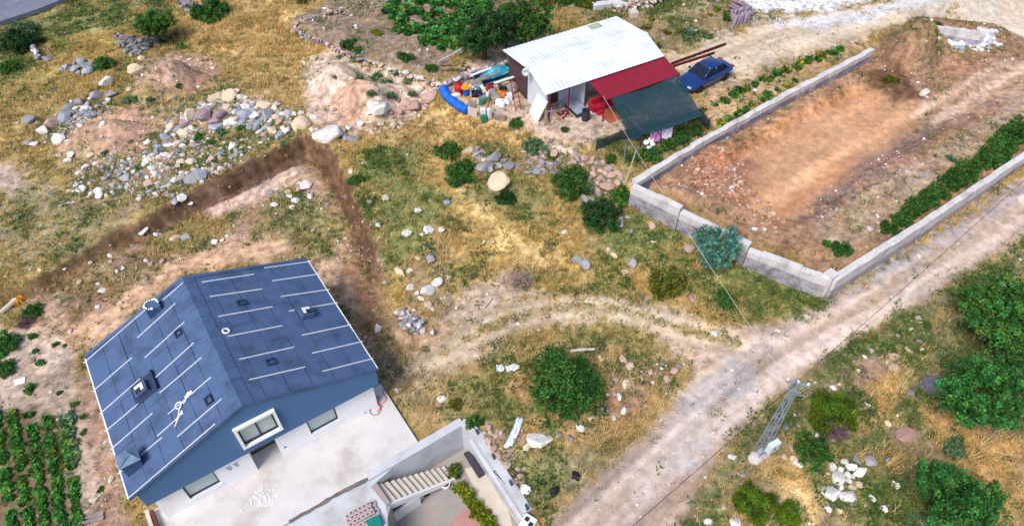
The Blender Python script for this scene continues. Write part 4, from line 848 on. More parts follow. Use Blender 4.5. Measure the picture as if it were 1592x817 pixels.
fs_ += [tuple(range(k_))[::-1], tuple(range((len(rings)-1)*k_, len(rings)*k_))]
body = mb.add(vs_, [f[::-1] for f in fs_]).build('body', m_car, car, smooth=True); sb = body.modifiers.new('sub', 'SUBSURF'); sb.levels = 2; sb.render_levels = 2
# greenhouse: glass block under a painted roof with pillars
g0 = [(-1.55, .70, .93), (.95, .72, .90)]; g1 = [(-.95, .58, 1.40), (.25, .58, 1.42)]
gl = MB(); gl.hexa([(-1.6, -.70, .93), (1.0, -.72, .88), (1.0, .72, .88), (-1.6, .70, .93)], [(-.95, -.57, 1.38), (.28, -.57, 1.39), (.28, .57, 1.39), (-.95, .57, 1.38)])
# separate panes so that each can be told apart
def quad(name, pts, m_, t=.012):
    pts = [Vector(q_) for q_ in pts]; n_ = (pts[1]-pts[0]).cross(pts[3]-pts[0]).normalized()*t
    return MB().hexa([q_-n_ for q_ in pts], [q_ for q_ in pts]).build(name, m_, car)
quad('windscreen', [(1.0, -.66, .90), (1.0, .66, .90), (.30, .52, 1.385), (.30, -.52, 1.385)], m_cglass)
quad('rear_window', [(-1.58, .62, .95), (-1.58, -.62, .95), (-.98, -.52, 1.375), (-.98, .52, 1.375)], m_cglass)
for s_ in (-1, 1):
    for x0, x1, x2, x3 in ((.82, -.22, -.22, .22), (-.30, -1.30, -.90, -.30)):
        pts = [(x0, s_*.725, .93), (x1, s_*.725, .94), (x2, s_*.585, 1.37), (x3, s_*.585, 1.37)]
        quad('side_window', pts if s_ > 0 else pts[::-1], m_cglass)
    for (p0, p1) in (((1.0, .70, .89), (.28, .56, 1.39)), ((-.26, .735, .93), (-.26, .59, 1.39)), ((-1.58, .68, .95), (-.96, .56, 1.38))):
        MB().tube([(p0[0], s_*p0[1], p0[2]), (p1[0], s_*p1[1], p1[2])], .045, 6).build('pillar', m_car, car, smooth=True)
    MB().box(.55, .72, s_*.86-.0 if s_ > 0 else s_*.86-.16, s_*.86+.16 if s_ > 0 else s_*.86, .90, 1.02).build('mirror', m_car, car, bevel=.03)
    MB().box(2.05, 2.2, s_*.52-.14, s_*.52+.14, .56, .66).build('headlight', m_lamp, car, bevel=.03); MB().box(-2.23, -2.1, s_*.55-.16, s_*.55+.16, .70, .82).build('tail_light', m_tail, car, bevel=.03)
    for x_ in (1.32, -1.3):
        w_ = MB(); w_.lathe([(.2, -.1), (.29, -.1), (.315, -.06), (.315, .06), (.29, .1), (.2, .1)], 20); wh = w_.build('wheel', m_tyre, car, smooth=False); wh.location = (x_, s_*.79, .315); wh.rotation_euler = (R(90), 0, 0)
        r_ = MB(); r_.lathe([(.02, -.07), (.2, -.09), (.21, 0), (.2, .09), (.02, .07)], 12); r_.build('rim', m_rim, wh)
        for q_ in range(5): MB().box(.03, .19, -.025, .025, -.115, .115, rz=q_*1.2566, c=(0, 0)).build('spoke', m_dark, wh)
rfm = MB(); vs_ = []
for x_, hw2, z_ in ((-1.0, .56, 1.37), (-.85, .585, 1.40), (-.3, .60, 1.43), (.15, .595, 1.42), (.31, .56, 1.385)): vs_ += [(x_, -hw2, z_-.025), (x_, -hw2*.7, z_+.01), (x_, 0, z_+.02), (x_, hw2*.7, z_+.01), (x_, hw2, z_-.025)]
rfm.add(vs_, [(i*5+j, (i+1)*5+j, (i+1)*5+j+1, i*5+j+1) for i in range(4) for j in range(4)]); ro = rfm.build('roof', m_car, car, smooth=True); so_ = ro.modifiers.new('t', 'SOLIDIFY'); so_.thickness = .03; so_.offset = -1
MB().box(-.92, .27, -.5, .5, .8, .95).build('interior', m_dark, car)
MB().box(2.16, 2.27, -.6, .6, .34, .5).build('bumper', m_car, car, bevel=.04); MB().box(-2.27, -2.14, -.62, .62, .4, .58).build('bumper', m_car, car, bevel=.04)
MB().box(2.2, 2.25, -.3, .3, .52, .60).build('grille', m_dark, car)

# ================================================================ lattice power pole and cables
m_steel = mat('pole_steel', L(150, 164, 182), rough=.5, var=.15, scale=5, metal=.3)
PBX, PBY, PBZ = gz(1180, 704); PH = 6.05
pole = empty('power_pole', (PBX, PBY, PBZ), R(28), label='grey steel lattice power pole with a pale switch box beside the road', cat='power pole')
legs = [(-1, -1), (1, -1), (1, 1), (-1, 1)]
def lw(z): return .21-.12*z/PH
for sx, sy in legs: MB().tube([(sx*lw(0), sy*lw(0), -.1), (sx*lw(PH), sy*lw(PH), PH)], .026, 4).build('leg', m_steel, pole)
nb = 11
for k in range(nb):
    z0, z1 = .3+(PH-.4)*k/nb, .3+(PH-.4)*(k+1)/nb
    for i in range(4):
        a_, b_ = legs[i], legs[(i+1) % 4]
        if k % 2: a_, b_ = b_, a_
        MB().tube([(a_[0]*lw(z0), a_[1]*lw(z0), z0), (b_[0]*lw(z1), b_[1]*lw(z1), z1)], .013, 4).build('brace', m_steel, pole)
    for i in range(4):
        if k % 3 == 0:
            a_, b_ = legs[i], legs[(i+1) % 4]; MB().tube([(a_[0]*lw(z0), a_[1]*lw(z0), z0), (b_[0]*lw(z0), b_[1]*lw(z0), z0)], .015, 4).build('brace', m_steel, pole)
MB().box(-.45, .45, -.04, .04, PH-.15, PH-.05, rz=R(-45), c=(0, 0)).build('cross_arm', m_steel, pole)
MB().box(-.32, .32, -.035, .035, PH-.75, PH-.67, rz=R(-45), c=(0, 0)).build('cross_arm', m_steel, pole)
MB().tube([(.1, -.1, PH-.9), (.5, -.35, PH-.95), (.6, -.3, PH-.5), (.15, -.05, PH-.3)], .025, 5).build('service_bracket', m_metal, pole)
for t in (-.4, .4, 0):
    c_, s_ = math.cos(R(-45))*t, math.sin(R(-45))*t; i_ = MB().lathe([(.02, 0), (.06, .02), (.04, .06), (.065, .09), (.04, .13), (.02, .16)], 8, (c_, s_, PH-.05)); i_.build('insulator', m_white, pole, smooth=True)
bx_ = MB().box(-.28, .28, -.55, -.28, 1.0, 1.7).build('switch_box', mat('box_paint', L(214, 222, 226), rough=.5, var=.08), pole, bevel=.02)
MB().box(-.06, .02, -.575, -.552, 1.3, 1.42).build('lock', m_dark, bx_); MB().box(-.5, .62, -.32, -.27, .95, 1.0).build('box_bracket', m_metal, pole)
ft = MB()
for k_, (fx_, fy_, fr_) in enumerate(((-.3, -.12, .36), (.22, -.1, .3))):
    ft.lathe([(fr_, -.25), (fr_*1.05, .03), (fr_*.7, .1), (.05, .12)], 11, (fx_, fy_, 0))
ft.build('concrete_footing', m_cap, pole, smooth=True)
def cable(name, pts, r_, m_, label):
    return MB().tube(pts, r_, 5).build(name, m_, label=label, cat='cable')
def sagging(a_, b_, s_, n_=24):
    a_, b_ = Vector(a_), Vector(b_); return [tuple(a_.lerp(b_, i/n_)-Vector((0, 0, 4*s_*(i/n_)*(1-i/n_)))) for i in range(n_+1)]
top = (PBX, PBY, PBZ+PH+.1)
m_wire = mat('black_cable', L(40, 36, 44), rough=.6, var=.1); m_wire2 = mat('pale_cable', L(206, 200, 196), rough=.6, var=.1)
p2 = at(1660, 219, 6.5); p3 = at(950, 846, 5.6)
cable('power_cable', sagging(top, (*p2, 6.5), .25), .011, m_wire, 'dark overhead cable running up along the dirt road from the pole')
cable('power_cable', sagging((*p3, 5.6), top, .05), .011, m_wire, 'dark overhead cable crossing the road below the pole')
p4 = at(938, 150, 3.2)
cable('service_cable', sagging((*p4, 3.2), (PBX, PBY, PBZ+PH-.6), .3), .012, m_wire2, 'pale service cable from the red canopy to the power pole')
# thin garden poles
for u0, v0, h_, lb_, m_, tx in ((972, 285, 2.6, 'tall pale wooden pole beside the end of the block wall', m_beige, .35), (969, 258, 1.8, 'thin grey stick in the garden left of the tall pale pole', m_metal, -.05), (856, 196, 1.5, 'white metal cross post in front of the shed yard', m_metal, .0)):
    x, y, z = gz(u0, v0); o = MB().tube([(0, 0, -.2), (tx*.6, .0, h_*.6), (tx, .0, h_)], [.045, .04, .03], 6)
    if h_ == 1.5: o.tube([(-.25, 0, 1.2), (.25, 0, 1.25)], .03, 6)
    o = o.build('garden_pole', m_, label=lb_, cat='pole'); o.location = (x, y, z)
# ================================================================ rocks
m_rock = mat('field_stone', (0, 0, 0), rough=.92, var=.3, scale=3.0, bump=.5, src='obj', fine=14, spec=.15)
RCOL = dict(w=(232, 226, 220), g=(158, 156, 160), b=(166, 170, 180), p=(196, 164, 150), m=(168, 144, 152), c=(220, 198, 170), d=(104, 104, 112), r=(178, 140, 130))
RNAME = dict(w='whitish', g='grey', b='bluish grey', p='pinkish', m='mauve', c='cream', d='dark grey', r='brick red')
def rock_mesh(seed):
    r_ = np.random.default_rng(seed); bm = bmesh.new(); p = r_.normal(size=(20, 3)); p /= np.linalg.norm(p, axis=1)[:, None]; p *= r_.uniform(.82, 1.1, 20)[:, None]
    for q_ in p: bm.verts.new(q_)
    h = bmesh.ops.convex_hull(bm, input=bm.verts)
    bmesh.ops.dissolve_limit(bm, angle_limit=.3, verts=bm.verts, edges=bm.edges)
    bmesh.ops.bevel(bm, geom=list(bm.edges), offset=.09, segments=1, affect='EDGES', clamp_overlap=True)
    me = bpy.data.meshes.new('rock'); bm.to_mesh(me); bm.free(); me.materials.append(m_rock); me.polygons.foreach_set('use_smooth', [False]*len(me.polygons)); return me
RM = [rock_mesh(k+3) for k in range(10)]
rk_ = random.Random(11); ROCKS = 0
def rock(u, v, r, col, zone, label=None, flat=.68, name='rock'):
    global ROCKS
    x, y, z = gz(u, v); rm = max(.1, 1.15*r/pxm(u, v, z)); ROCKS += 1
    if 'yard wall' in zone: u += 5; x, y, z = gz(u, v)
    o = bpy.data.objects.new(name, RM[rk_.randrange(10)]); link(o)
    e = rk_.uniform(.8, 1.12); o.scale = (rm*1.08*e, rm*1.08/e, rm*flat*rk_.uniform(.85, 1.15)); o.rotation_euler = (rk_.uniform(-.25, .25), rk_.uniform(-.25, .25), rk_.uniform(0, 6.28))
    o.location = (x, y, z+rm*flat*.45)
    c = s2l(RCOL[col])*rk_.uniform(.82, 1.12); o.color = (*[float(q_) for q_ in c], 1)
    size = 'large' if rm > .62 else ('mid-sized' if rm > .34 else 'small')
    if label: props(o, label=label, cat='boulder' if rm > .6 else 'rock')
    else: props(o, label='%s %s stone %s' % (size, RNAME[col], zone), cat='rock', group='stones '+zone)
    return o
def rocks(zoom, zone, txt):
    (ox, oy), k = zoom
    for t in txt.split():
        a_ = t.split(','); rock(ox+float(a_[0])/k, oy+float(a_[1])/k, float(a_[2])/k, a_[3] if len(a_) > 3 else 'c', zone)
ZA, ZB_, ZC, ZD, ZE_, ZF_, ZG, ZH = ((0, 0), 2.7225), ((350, 0), 2.7225), ((400, 200), 2.7225), ((750, 180), 2.7225), ((780, 480), 2.7225), ((1092, 517), 2.7225), ((560, 627), 4.3), ((0, 250), 2.7225)
rock(213, 112, 13, 'c', '', 'big cream boulder at the left foot of the reddish soil mound')
rock(775, 286, 18, 'c', '', 'large cream boulder lying alone in the dry meadow')
rock(469, 197, 13, 'c', '', 'egg-shaped tan boulder right of the stone scatter')
rock(512, 213, 20, 'w', '', 'large whitish boulder at the lower tip of the pale mound')
rock(590, 170, 15, 'w', '', 'flat whitish rock on the right flank of the pale mound')
rock(838, 681, 17, 'w', '', 'big white slab rock below the large round bush')
rock(1407, 677, 14, 'r', '', 'brick red boulder in the straw right of the pole')
rock(1450, 603, 16, 'd', '', 'dark grey boulder in the shade left of the largest tree')
rock(306, 277, 15, 'b', '', 'pointed bluish white rock at the lower right of the scatter')
rock(1436, 146, 7, 'w', '', 'pale rock standing alone in the excavated lot')
rocks(ZA, 'on the left edge of the stone scatter', '195,558,28,w 228,530,30,p 240,603,32,w 277,502,30,b 290,468,26,g 345,432,22,g 367,463,18,w 412,410,26,g 125,515,26,g 160,525,12,g 475,405,20,g 120,608,15,g 147,612,18,w 303,482,12,g 325,462,14,w 335,490,14,g 380,440,13,c')
rocks(ZA, 'near the grass above the scatter', '460,355,30,w 200,258,20,g 550,383,13,c 600,250,14,c')
rocks(ZA, 'in the small heap by the upper left grass', '290,290,20,b 320,297,18,b 345,265,18,b 375,307,22,b 400,290,18,g 365,282,18,b 310,270,14,g 335,312,13,b 270,300,16,g 392,268,13,g')
rocks(ZA, 'in the middle stone heap', '917,420,28,c 975,415,34,c 1020,420,20,w 1050,437,17,c 885,455,18,p 810,493,26,c 862,492,32,m 915,460,20,m 930,487,26,m 905,515,26,m 915,540,28,b 965,465,18,c 1037,460,18,w 1050,490,28,b 1080,490,20,w 985,512,16,w 962,527,16,w 755,550,18,b 785,525,24,m 775,568,22,c 797,558,16,w 820,543,16,w 725,537,18,c 1000,390,14,c 940,395,14,c')
rocks(ZB_, 'in the middle stone heap', '65,418,16,c 97,437,18,c 163,453,25,c 85,458,18,w 213,462,18,c 12,462,20,c 35,475,12,w 127,490,25,w 85,490,26,b 190,490,28,b 257,492,22,b 288,488,15,w 225,522,22,p 195,557,20,c 262,557,22,w 175,540,20,b 235,582,22,b 133,543,18,b 105,545,16,b 75,520,16,b 30,512,16,w 10,525,18,w 150,515,14,g 215,500,14,c 110,470,13,w 245,545,13,c')
rocks(ZA, 'in the lower part of the scatter', '700,590,26,b 705,615,15,g 675,645,20,g 625,605,14,w 610,625,14,c 627,685,18,w 720,660,18,c 700,660,14,w 647,715,16,w 660,743,20,w 590,740,16,b 537,755,20,b 525,712,16,g 567,730,10,w 510,738,12,g 637,782,22,p 672,778,14,c 740,765,20,w 900,675,15,p 905,705,17,p 935,675,12,p 980,628,22,w 810,690,20,c 770,690,18,c 775,625,14,w 815,722,12,c 345,805,18,w 425,812,18,w 370,710,18,w 300,658,16,w 290,682,16,w 360,735,14,c 245,662,12,c 385,660,14,c 442,540,12,w 930,720,12,c')
rocks(ZH, 'in the lower part of the scatter', '345,128,18,w 425,148,22,w 385,150,14,c 450,150,12,c 292,132,12,c 770,160,18,w 742,178,14,b 795,165,12,w 665,150,10,c 378,98,10,c')
rocks(ZH, 'along the cut bank behind the house', '613,303,20,w 745,330,20,c 790,325,22,g 470,400,13,w 520,455,11,w 385,432,10,c 338,515,12,c 435,550,14,w 910,345,14,w 940,335,10,w 965,320,10,w 660,312,9,w 415,620,10,w 168,465,9,c 640,440,14,p 690,425,14,p')
rocks(ZB_, 'on the rim of the pale mound', '487,563,20,c 545,595,20,g 505,590,18,b 765,440,22,p 800,455,32,p 860,425,34,p 740,475,26,p 375,250,15,c 372,500,15,w 885,400,22,p 625,445,22,w 575,530,16,w 660,520,14,c 700,480,14,p 610,480,12,w 520,545,14,w')
rocks(ZC, 'inside the bend of the cut bank', '205,245,26,w 172,260,18,p 165,307,15,w 135,290,12,w 130,270,12,c 147,335,12,c 75,325,14,w 225,290,13,w 180,235,12,w')
rocks(ZC, 'in the grass right of the cut bank', '510,412,14,w 633,445,20,w 725,432,22,w 778,430,15,w 375,467,10,c 375,290,12,m 545,297,16,c 960,482,12,c 1000,480,10,c 395,185,10,w')
rocks(ZC, 'right of the house beside the rubble heap', '608,605,24,c 645,605,12,w 680,552,14,c 735,555,20,g 715,540,10,g 762,658,24,w 722,690,28,w 648,675,16,w 675,695,12,w 727,752,20,c 705,672,10,g 748,765,12,c 810,630,11,c 505,850,20,w 600,800,15,m 615,830,15,b')
rocks(ZC, 'at the left end of the boulder row', '893,100,22,c 930,115,20,g 995,130,34,g 950,170,26,g 990,175,18,g 1060,170,26,g 1020,160,18,g 960,140,15,c')
rocks(ZD, 'in the boulder row below the shed yard', '197,237,20,g 232,240,20,g 265,170,24,p 307,163,24,p 345,150,14,c 368,150,16,c 325,140,13,c 305,130,14,c 455,193,18,p 430,180,16,p 420,210,16,p 527,300,28,p 502,275,18,p 545,255,18,p 572,245,18,p 517,247,15,p 570,285,16,p 485,320,16,p 460,360,18,g 427,357,18,g 475,225,15,p 500,235,14,p 540,280,13,p 470,250,16,p 440,235,14,p 250,200,16,g 285,215,14,g 150,225,16,g 120,215,16,g 380,140,12,g 400,160,12,g 490,290,14,p')
rocks(ZD, 'scattered in the meadow below the boulder row', '348,498,15,w 400,617,22,g 435,632,26,g 540,570,15,c 553,595,14,c 635,625,22,g 605,668,18,p 725,532,12,c 875,565,26,p 888,785,20,p 712,470,18,p 580,462,18,g 630,492,12,g 590,435,10,g 615,432,12,g')
rocks(ZE_, 'around the large round bush', '425,215,16,c 515,215,20,p 540,245,20,c 530,322,20,c 500,373,15,w 515,433,16,w 430,430,26,p 470,462,12,w 332,510,18,w 378,463,14,c 240,535,14,g 293,548,16,g 105,587,18,c 733,265,18,p 752,243,14,g 700,300,16,p 627,268,14,p 593,298,10,c 480,305,14,p 150,600,12,p 898,107,15,w 370,300,12,w')
rocks(ZF_, 'in the white stone heap right of the pole', '548,570,18,w 600,547,16,w 585,580,14,w 627,572,20,w 657,545,17,g 708,548,24,g 668,592,30,w 612,602,16,w 575,620,30,w 617,628,13,w 590,655,18,w 632,657,16,c 663,645,14,c 540,678,34,w 617,703,34,w 530,745,16,w 580,750,14,c 635,610,10,w')
rocks(ZF_, 'scattered among the shrubs right of the road', '888,410,12,r 703,307,12,w 783,385,12,c 875,250,18,g 875,72,16,c 810,647,18,w 767,745,16,w 715,702,14,w 405,555,20,w 382,530,14,c 376,497,18,p 345,525,14,p 140,805,26,w 90,740,14,c 805,105,20,p 808,150,20,p 785,540,10,g 710,505,10,g 25,800,16,w 1050,610,12,g')
rocks(ZG, 'piled outside the yard wall', '835,255,30,p 865,310,26,p 890,350,28,p 970,350,34,p 915,380,18,p 930,405,20,p 840,160,24,p 915,198,14,w 1055,490,24,p 1072,438,18,c 1035,440,20,p 1095,300,20,c 1080,580,38,w 1025,520,15,p 810,205,18,c 920,300,12,c 870,250,16,p')
for t in '(1,9) (14,3) (25,8) (36,4) (46,9) (10,17) (20,20) (33,16) (44,18) (54,13) (58,5) (5,13) (29,12) (50,21) (61,18) (38,22)'.split():
    a_ = eval(t); rock(1476+a_[0], 58+a_[1], rk_.uniform(4, 6), rk_.choice('wwb'), 'in the white heap by the low concrete wall')
print('rocks', ROCKS)

# dry-stone walls: every stone a piece of its wall
def stone_wall(pxs, hgt, wid, n_, label, cols, seed, rr_=(.16, .28)):
    r_ = random.Random(seed); pts = [Vector(gz(*q_)) for q_ in pxs]; ln = [0]
    for a_, b_ in zip(pts[:-1], pts[1:]): ln.append(ln[-1]+(b_-a_).length)
    root = empty('stone_wall', tuple(pts[0]), 0, label=label, cat='stone wall')
    for k in range(n_):
        s_ = r_.random()*ln[-1]; i = max(j for j in range(len(pts)-1) if ln[j] <= s_); p = pts[i].lerp(pts[i+1], (s_-ln[i])/(ln[i+1]-ln[i])); h = r_.random()
        o = bpy.data.objects.new('stone', RM[r_.randrange(10)]); link(o, root); R0 = r_.uniform(*rr_)
        o.location = p-pts[0]+Vector((r_.gauss(0, wid*.4*(1.1-h*.7)), r_.gauss(0, wid*.4*(1.1-h*.7)), h*hgt)); o.scale = (R0*r_.uniform(.9, 1.4), R0*r_.uniform(.8, 1.1), R0*.75); o.rotation_euler = (r_.uniform(-.4, .4), r_.uniform(-.4, .4), r_.uniform(0, 6))
        c = s2l(RCOL[r_.choice(cols)])*r_.uniform(.75, 1.05); o.color = (*[float(q_) for q_ in c], 1)
stone_wall([(455, 44), (470, 58), (505, 72), (545, 90), (580, 102)], .45, .35, 105, 'low dry-stone wall at the left corner of the leafy garden', 'pcmg', 1, (.14, .24))
stone_wall([(457, 43), (490, 30), (535, 18)], .35, .3, 50, 'dry-stone wall running up from the garden corner', 'pcmg', 2, (.12, .22))
stone_wall([(582, 103), (630, 120), (690, 140)], .45, .35, 60, 'dry-stone wall between pale mound and leafy garden', 'gcw', 3, (.14, .24))
stone_wall([(692, 135), (740, 118), (800, 100)], .5, .5, 100, 'grey rubble wall behind the junk heap', 'gbmw', 4, (.13, .24))
stone_wall([(188, 70), (215, 78), (250, 68)], .9, .9, 110, 'mossy grey stone wall remnant below the upper bush', 'ggdm', 5, (.18, .36))
stone_wall([(280, 8), (300, 14), (325, 20)], .8, .7, 60, 'grey mauve stone heap between the two upper bushes', 'gmd', 6, (.16, .28))
stone_wall([(960, 20), (1010, 8), (1050, -4)], .7, .6, 110, 'heaped pink stone wall behind the shed roof', 'pcw', 7, (.14, .26))
stone_wall([(45, 60), (55, 80), (60, 95)], .5, .5, 40, 'small grey stone heap right of the leftmost shrubs', 'gwd', 8, (.16, .28))
stone_wall([(625, 488), (640, 505), (655, 515)], .3, .7, 75, 'heap of small grey rubble right of the blue roof', 'gwb', 9, (.1, .22))

# ================================================================ foliage
def leaf_material(name, transl=.3):
    m = mat(name, (0, 0, 0), rough=.7, var=.18, scale=2.5, bump=0, src='obj', fine=20, spec=.2, transl=transl)
    n = m.node_tree; N = n.nodes; K = n.links; oi = [q_ for q_ in N if q_.type == 'OBJECT_INFO'][0]
    at_ = N.new('ShaderNodeAttribute'); at_.attribute_name = 'Col'; mu = N.new('ShaderNodeVectorMath'); mu.operation = 'MULTIPLY'
    vm = [q_ for q_ in N if q_.type == 'VECT_MATH' and q_.operation == 'SCALE'][0]
    K.new(oi.outputs['Color'], mu.inputs[0]); K.new(at_.outputs['Color'], mu.inputs[1]); K.new(mu.outputs[0], vm.inputs[0]); return m
m_leaf = leaf_material('leaves'); m_bark = mat('bark', L(92, 74, 60), rough=.9, var=.3, scale=6, bump=.4)
def crown_mesh(seed, lobes, clumps, per, leaf, spread, aspect=.55, upward=.5, surf=.6):
    r_ = np.random.default_rng(seed); lo = np.array(lobes, float); wgt = lo[:, 3]*lo[:, 4]*lo[:, 5]; wgt /= wgt.sum()
    k = r_.choice(len(lo), clumps, p=wgt); d = r_.normal(size=(clumps, 3)); d /= np.linalg.norm(d, axis=1)[:, None]; rad = surf+(1-surf)*r_.random(clumps)
    rad = np.where(r_.random(clumps) < .15, rad*.6, rad)*r_.uniform(.85, 1.22, clumps)
    C = lo[k, :3]+d*lo[k, 3:]*rad[:, None]; C = C[C[:, 2] > .02]; d = d[:len(C)]
    n = len(C)*per; ci = np.repeat(np.arange(len(C)), per); p = C[ci]+r_.normal(size=(n, 3))*spread; p[:, 2] = np.abs(p[:, 2])
    nm = r_.normal(size=(n, 3)); nm[:, 2] = np.abs(nm[:, 2])+upward; nm /= np.linalg.norm(nm, axis=1)[:, None]
    t = np.cross(nm, r_.normal(size=(n, 3))); t /= np.linalg.norm(t, axis=1)[:, None]+1e-9; b = np.cross(nm, t); s = leaf*r_.uniform(.5, 1.7, n)[:, None]
    V = np.stack([p-t*s, p-b*s*aspect, p+t*s, p+b*s*aspect], 1).reshape(-1, 3); F = np.arange(4*n).reshape(n, 4)
    hb = (C[:, 2]-C[:, 2].min())/(np.ptp(C[:, 2])+1e-6); ct = (.45+1.35*r_.random(len(C))**1.4)[ci]*r_.uniform(.65, 1.35, n); hue = r_.uniform(-.25, .5, len(C))[ci]+r_.uniform(-.15, .2, n)
    br_ = (r_.random(len(C)) < .05)[ci]; col = np.stack([ct*(1+hue)*np.where(br_, 2.0, 1), ct*np.where(br_, .95, 1), ct*(1-hue*.5)], 1); return np_mesh('crown', V, F, m_leaf, np.repeat(col, 4, 0))
def lobes_tree(seed, n=9, z=1.0, spread=.62):
    r_ = random.Random(seed); l = [(0, 0, z, .5, .5, .5)]
    for k in range(n):
        a_ = 6.283*k/n+r_.uniform(-.3, .3); d = spread*r_.uniform(.75, 1.15); s_ = r_.uniform(.2, .46); l.append((d*math.cos(a_), d*math.sin(a_), z+r_.uniform(-.45, .35), s_, s_*r_.uniform(.7, 1.2), s_*.8))
    return l
def lobes_bush(seed, n=7):
    r_ = random.Random(seed); l = [(0, 0, .3, .6, .6, .4)]
    for k in range(n):
        a_ = 6.283*k/n+r_.uniform(-.4, .4); d = r_.uniform(.35, .8); s_ = r_.uniform(.15, .42); l.append((d*math.cos(a_), d*math.sin(a_), r_.uniform(.15, .4), s_, s_, s_*r_.uniform(.7, 1.2)))
    return l
def stem_mesh(seed, tall, n):
    r_ = random.Random(seed); mb = MB()
    if tall: mb.tube([(0, 0, -.1), (.02, .01, .35), (-.01, .03, .75)], [.09, .07, .05], 7)
    for k in range(n):
        a_ = 6.283*k/n+r_.uniform(-.3, .3); d = r_.uniform(.35, .6); z0 = .45 if tall else -.05; z1 = r_.uniform(.8, 1.2) if tall else r_.uniform(.3, .5)
        mb.tube([(0, 0, z0), (d*.4*math.cos(a_), d*.4*math.sin(a_), z0+(z1-z0)*.55), (d*math.cos(a_), d*math.sin(a_), z1)], [.045, .03, .012], 5)
    return mb.mesh('stems', m_bark, True)
KIND = {
    'round': ([crown_mesh(55, [(0, 0, .42, .8, .8, .5)]+lobes_bush(77, 14), 520, 26, .034, .055, .5, .5, .72)], [stem_mesh(6, False, 8)]),
    'tree': ([crown_mesh(20+k, lobes_tree(k, 16), 460, 36, .03, .048, .6, .5, .78) for k in range(3)], [stem_mesh(k, True, 6) for k in range(2)]),
    'bush': ([crown_mesh(40+k, lobes_bush(k, 13), 290, 26, .04, .055, .6, .5, .74) for k in range(4)], [stem_mesh(5+k, False, 7) for k in range(2)]),
    'fine': ([crown_mesh(60+k, lobes_bush(k+9, 10), 330, 20, .075, .07, .16, .9) for k in range(3)], [stem_mesh(5+k, False, 7) for k in range(2)]),
    'small': ([crown_mesh(80+k, lobes_bush(k+20, 6), 70, 9, .13, .12, .55) for k in range(4)], [stem_mesh(9+k, False, 4) for k in range(2)]),
    'crop': ([crown_mesh(100+k, [(0, 0, .25, .75, .75, .35), (.4, .1, .2, .4, .4, .3), (-.3, .3, .2, .4, .4, .3)], 26, 6, .26, .16, .6, .8) for k in range(5)], [stem_mesh(12, False, 3)]),
    'dry': ([crown_mesh(120+k, lobes_bush(k+30, 6), 150, 10, .10, .09, .07, .4) for k in range(2)], [stem_mesh(14, False, 9)])}
PCOL = dict(crop=(58, 116, 44), deep=(62, 112, 50), emer=(62, 122, 60), olive=(98, 112, 44), teal=(84, 136, 124), lime=(112, 132, 38), grey=(158, 150, 146), mid=(66, 112, 48), dark=(46, 84, 44), juni=(84, 118, 32), mauve=(104, 88, 104), straw=(190, 152, 70), yellow=(214, 178, 40), sage=(92, 128, 92))
pr_ = random.Random(5)
def plant(kind, u, v, r, col, label, name=None, cat=None, group=None, sq=1.0, z=None, lift=None):
    lift = lift if lift is not None else (1.0 if kind == 'tree' else .35)
    x, y, g_ = gz(u, v) if z is None else (*at(u, v, z), z)
    R_ = r/pxm(u, v, g_)
    x, y = at(u, v, g_+R_*lift*sq); g_ = float(sample(Z1, np.array([x]), np.array([y]))[0]) if z is None else z
    name = name or ('tree' if kind == 'tree' else 'shrub'); root = empty(name, (x, y, g_), pr_.uniform(0, 6.28), label=label, cat=cat or name.replace('_', ' '), group=group)
    root.scale = (R_, R_*pr_.uniform(.9, 1.1), R_*sq)
    cm, sm = KIND[kind]; o = bpy.data.objects.new('crown', pr_.choice(cm)); link(o, root)
    c = s2l(PCOL[col])*pr_.uniform(.85, 1.15)*1.1; o.color = (*[float(q_) for q_ in c], 1)
    t = bpy.data.objects.new('trunk' if kind == 'tree' else 'stems', pr_.choice(sm)); link(t, root); return root
TREES = [
    ('tree', 1562, 492, 60, 'deep', 'upper of the two joined big trees at the right edge'), ('tree', 1526, 612, 60, 'emer', 'lower of the two joined big green trees at the right edge'),
    ('tree', 1604, 562, 40, 'deep', 'tree crown cut off by the right edge between the big trees'), ('tree', 1490, 768, 62, 'emer', 'broad green tree near the bottom right corner'),
    ('tree', 752, 52, 42, 'dark', 'dark green tree left of the white shed roof', ), ('tree', 816, 36, 38, 'mid', 'green tree touching the back corner of the shed'),
    ('tree', 1115, 385, 36, 'teal', 'silvery blue-green tree in front of the block wall'),
    ('tree', 240, 35, 31, 'mid', 'round green bushy tree above the mossy stone wall')]
for t in TREES: plant(*t)
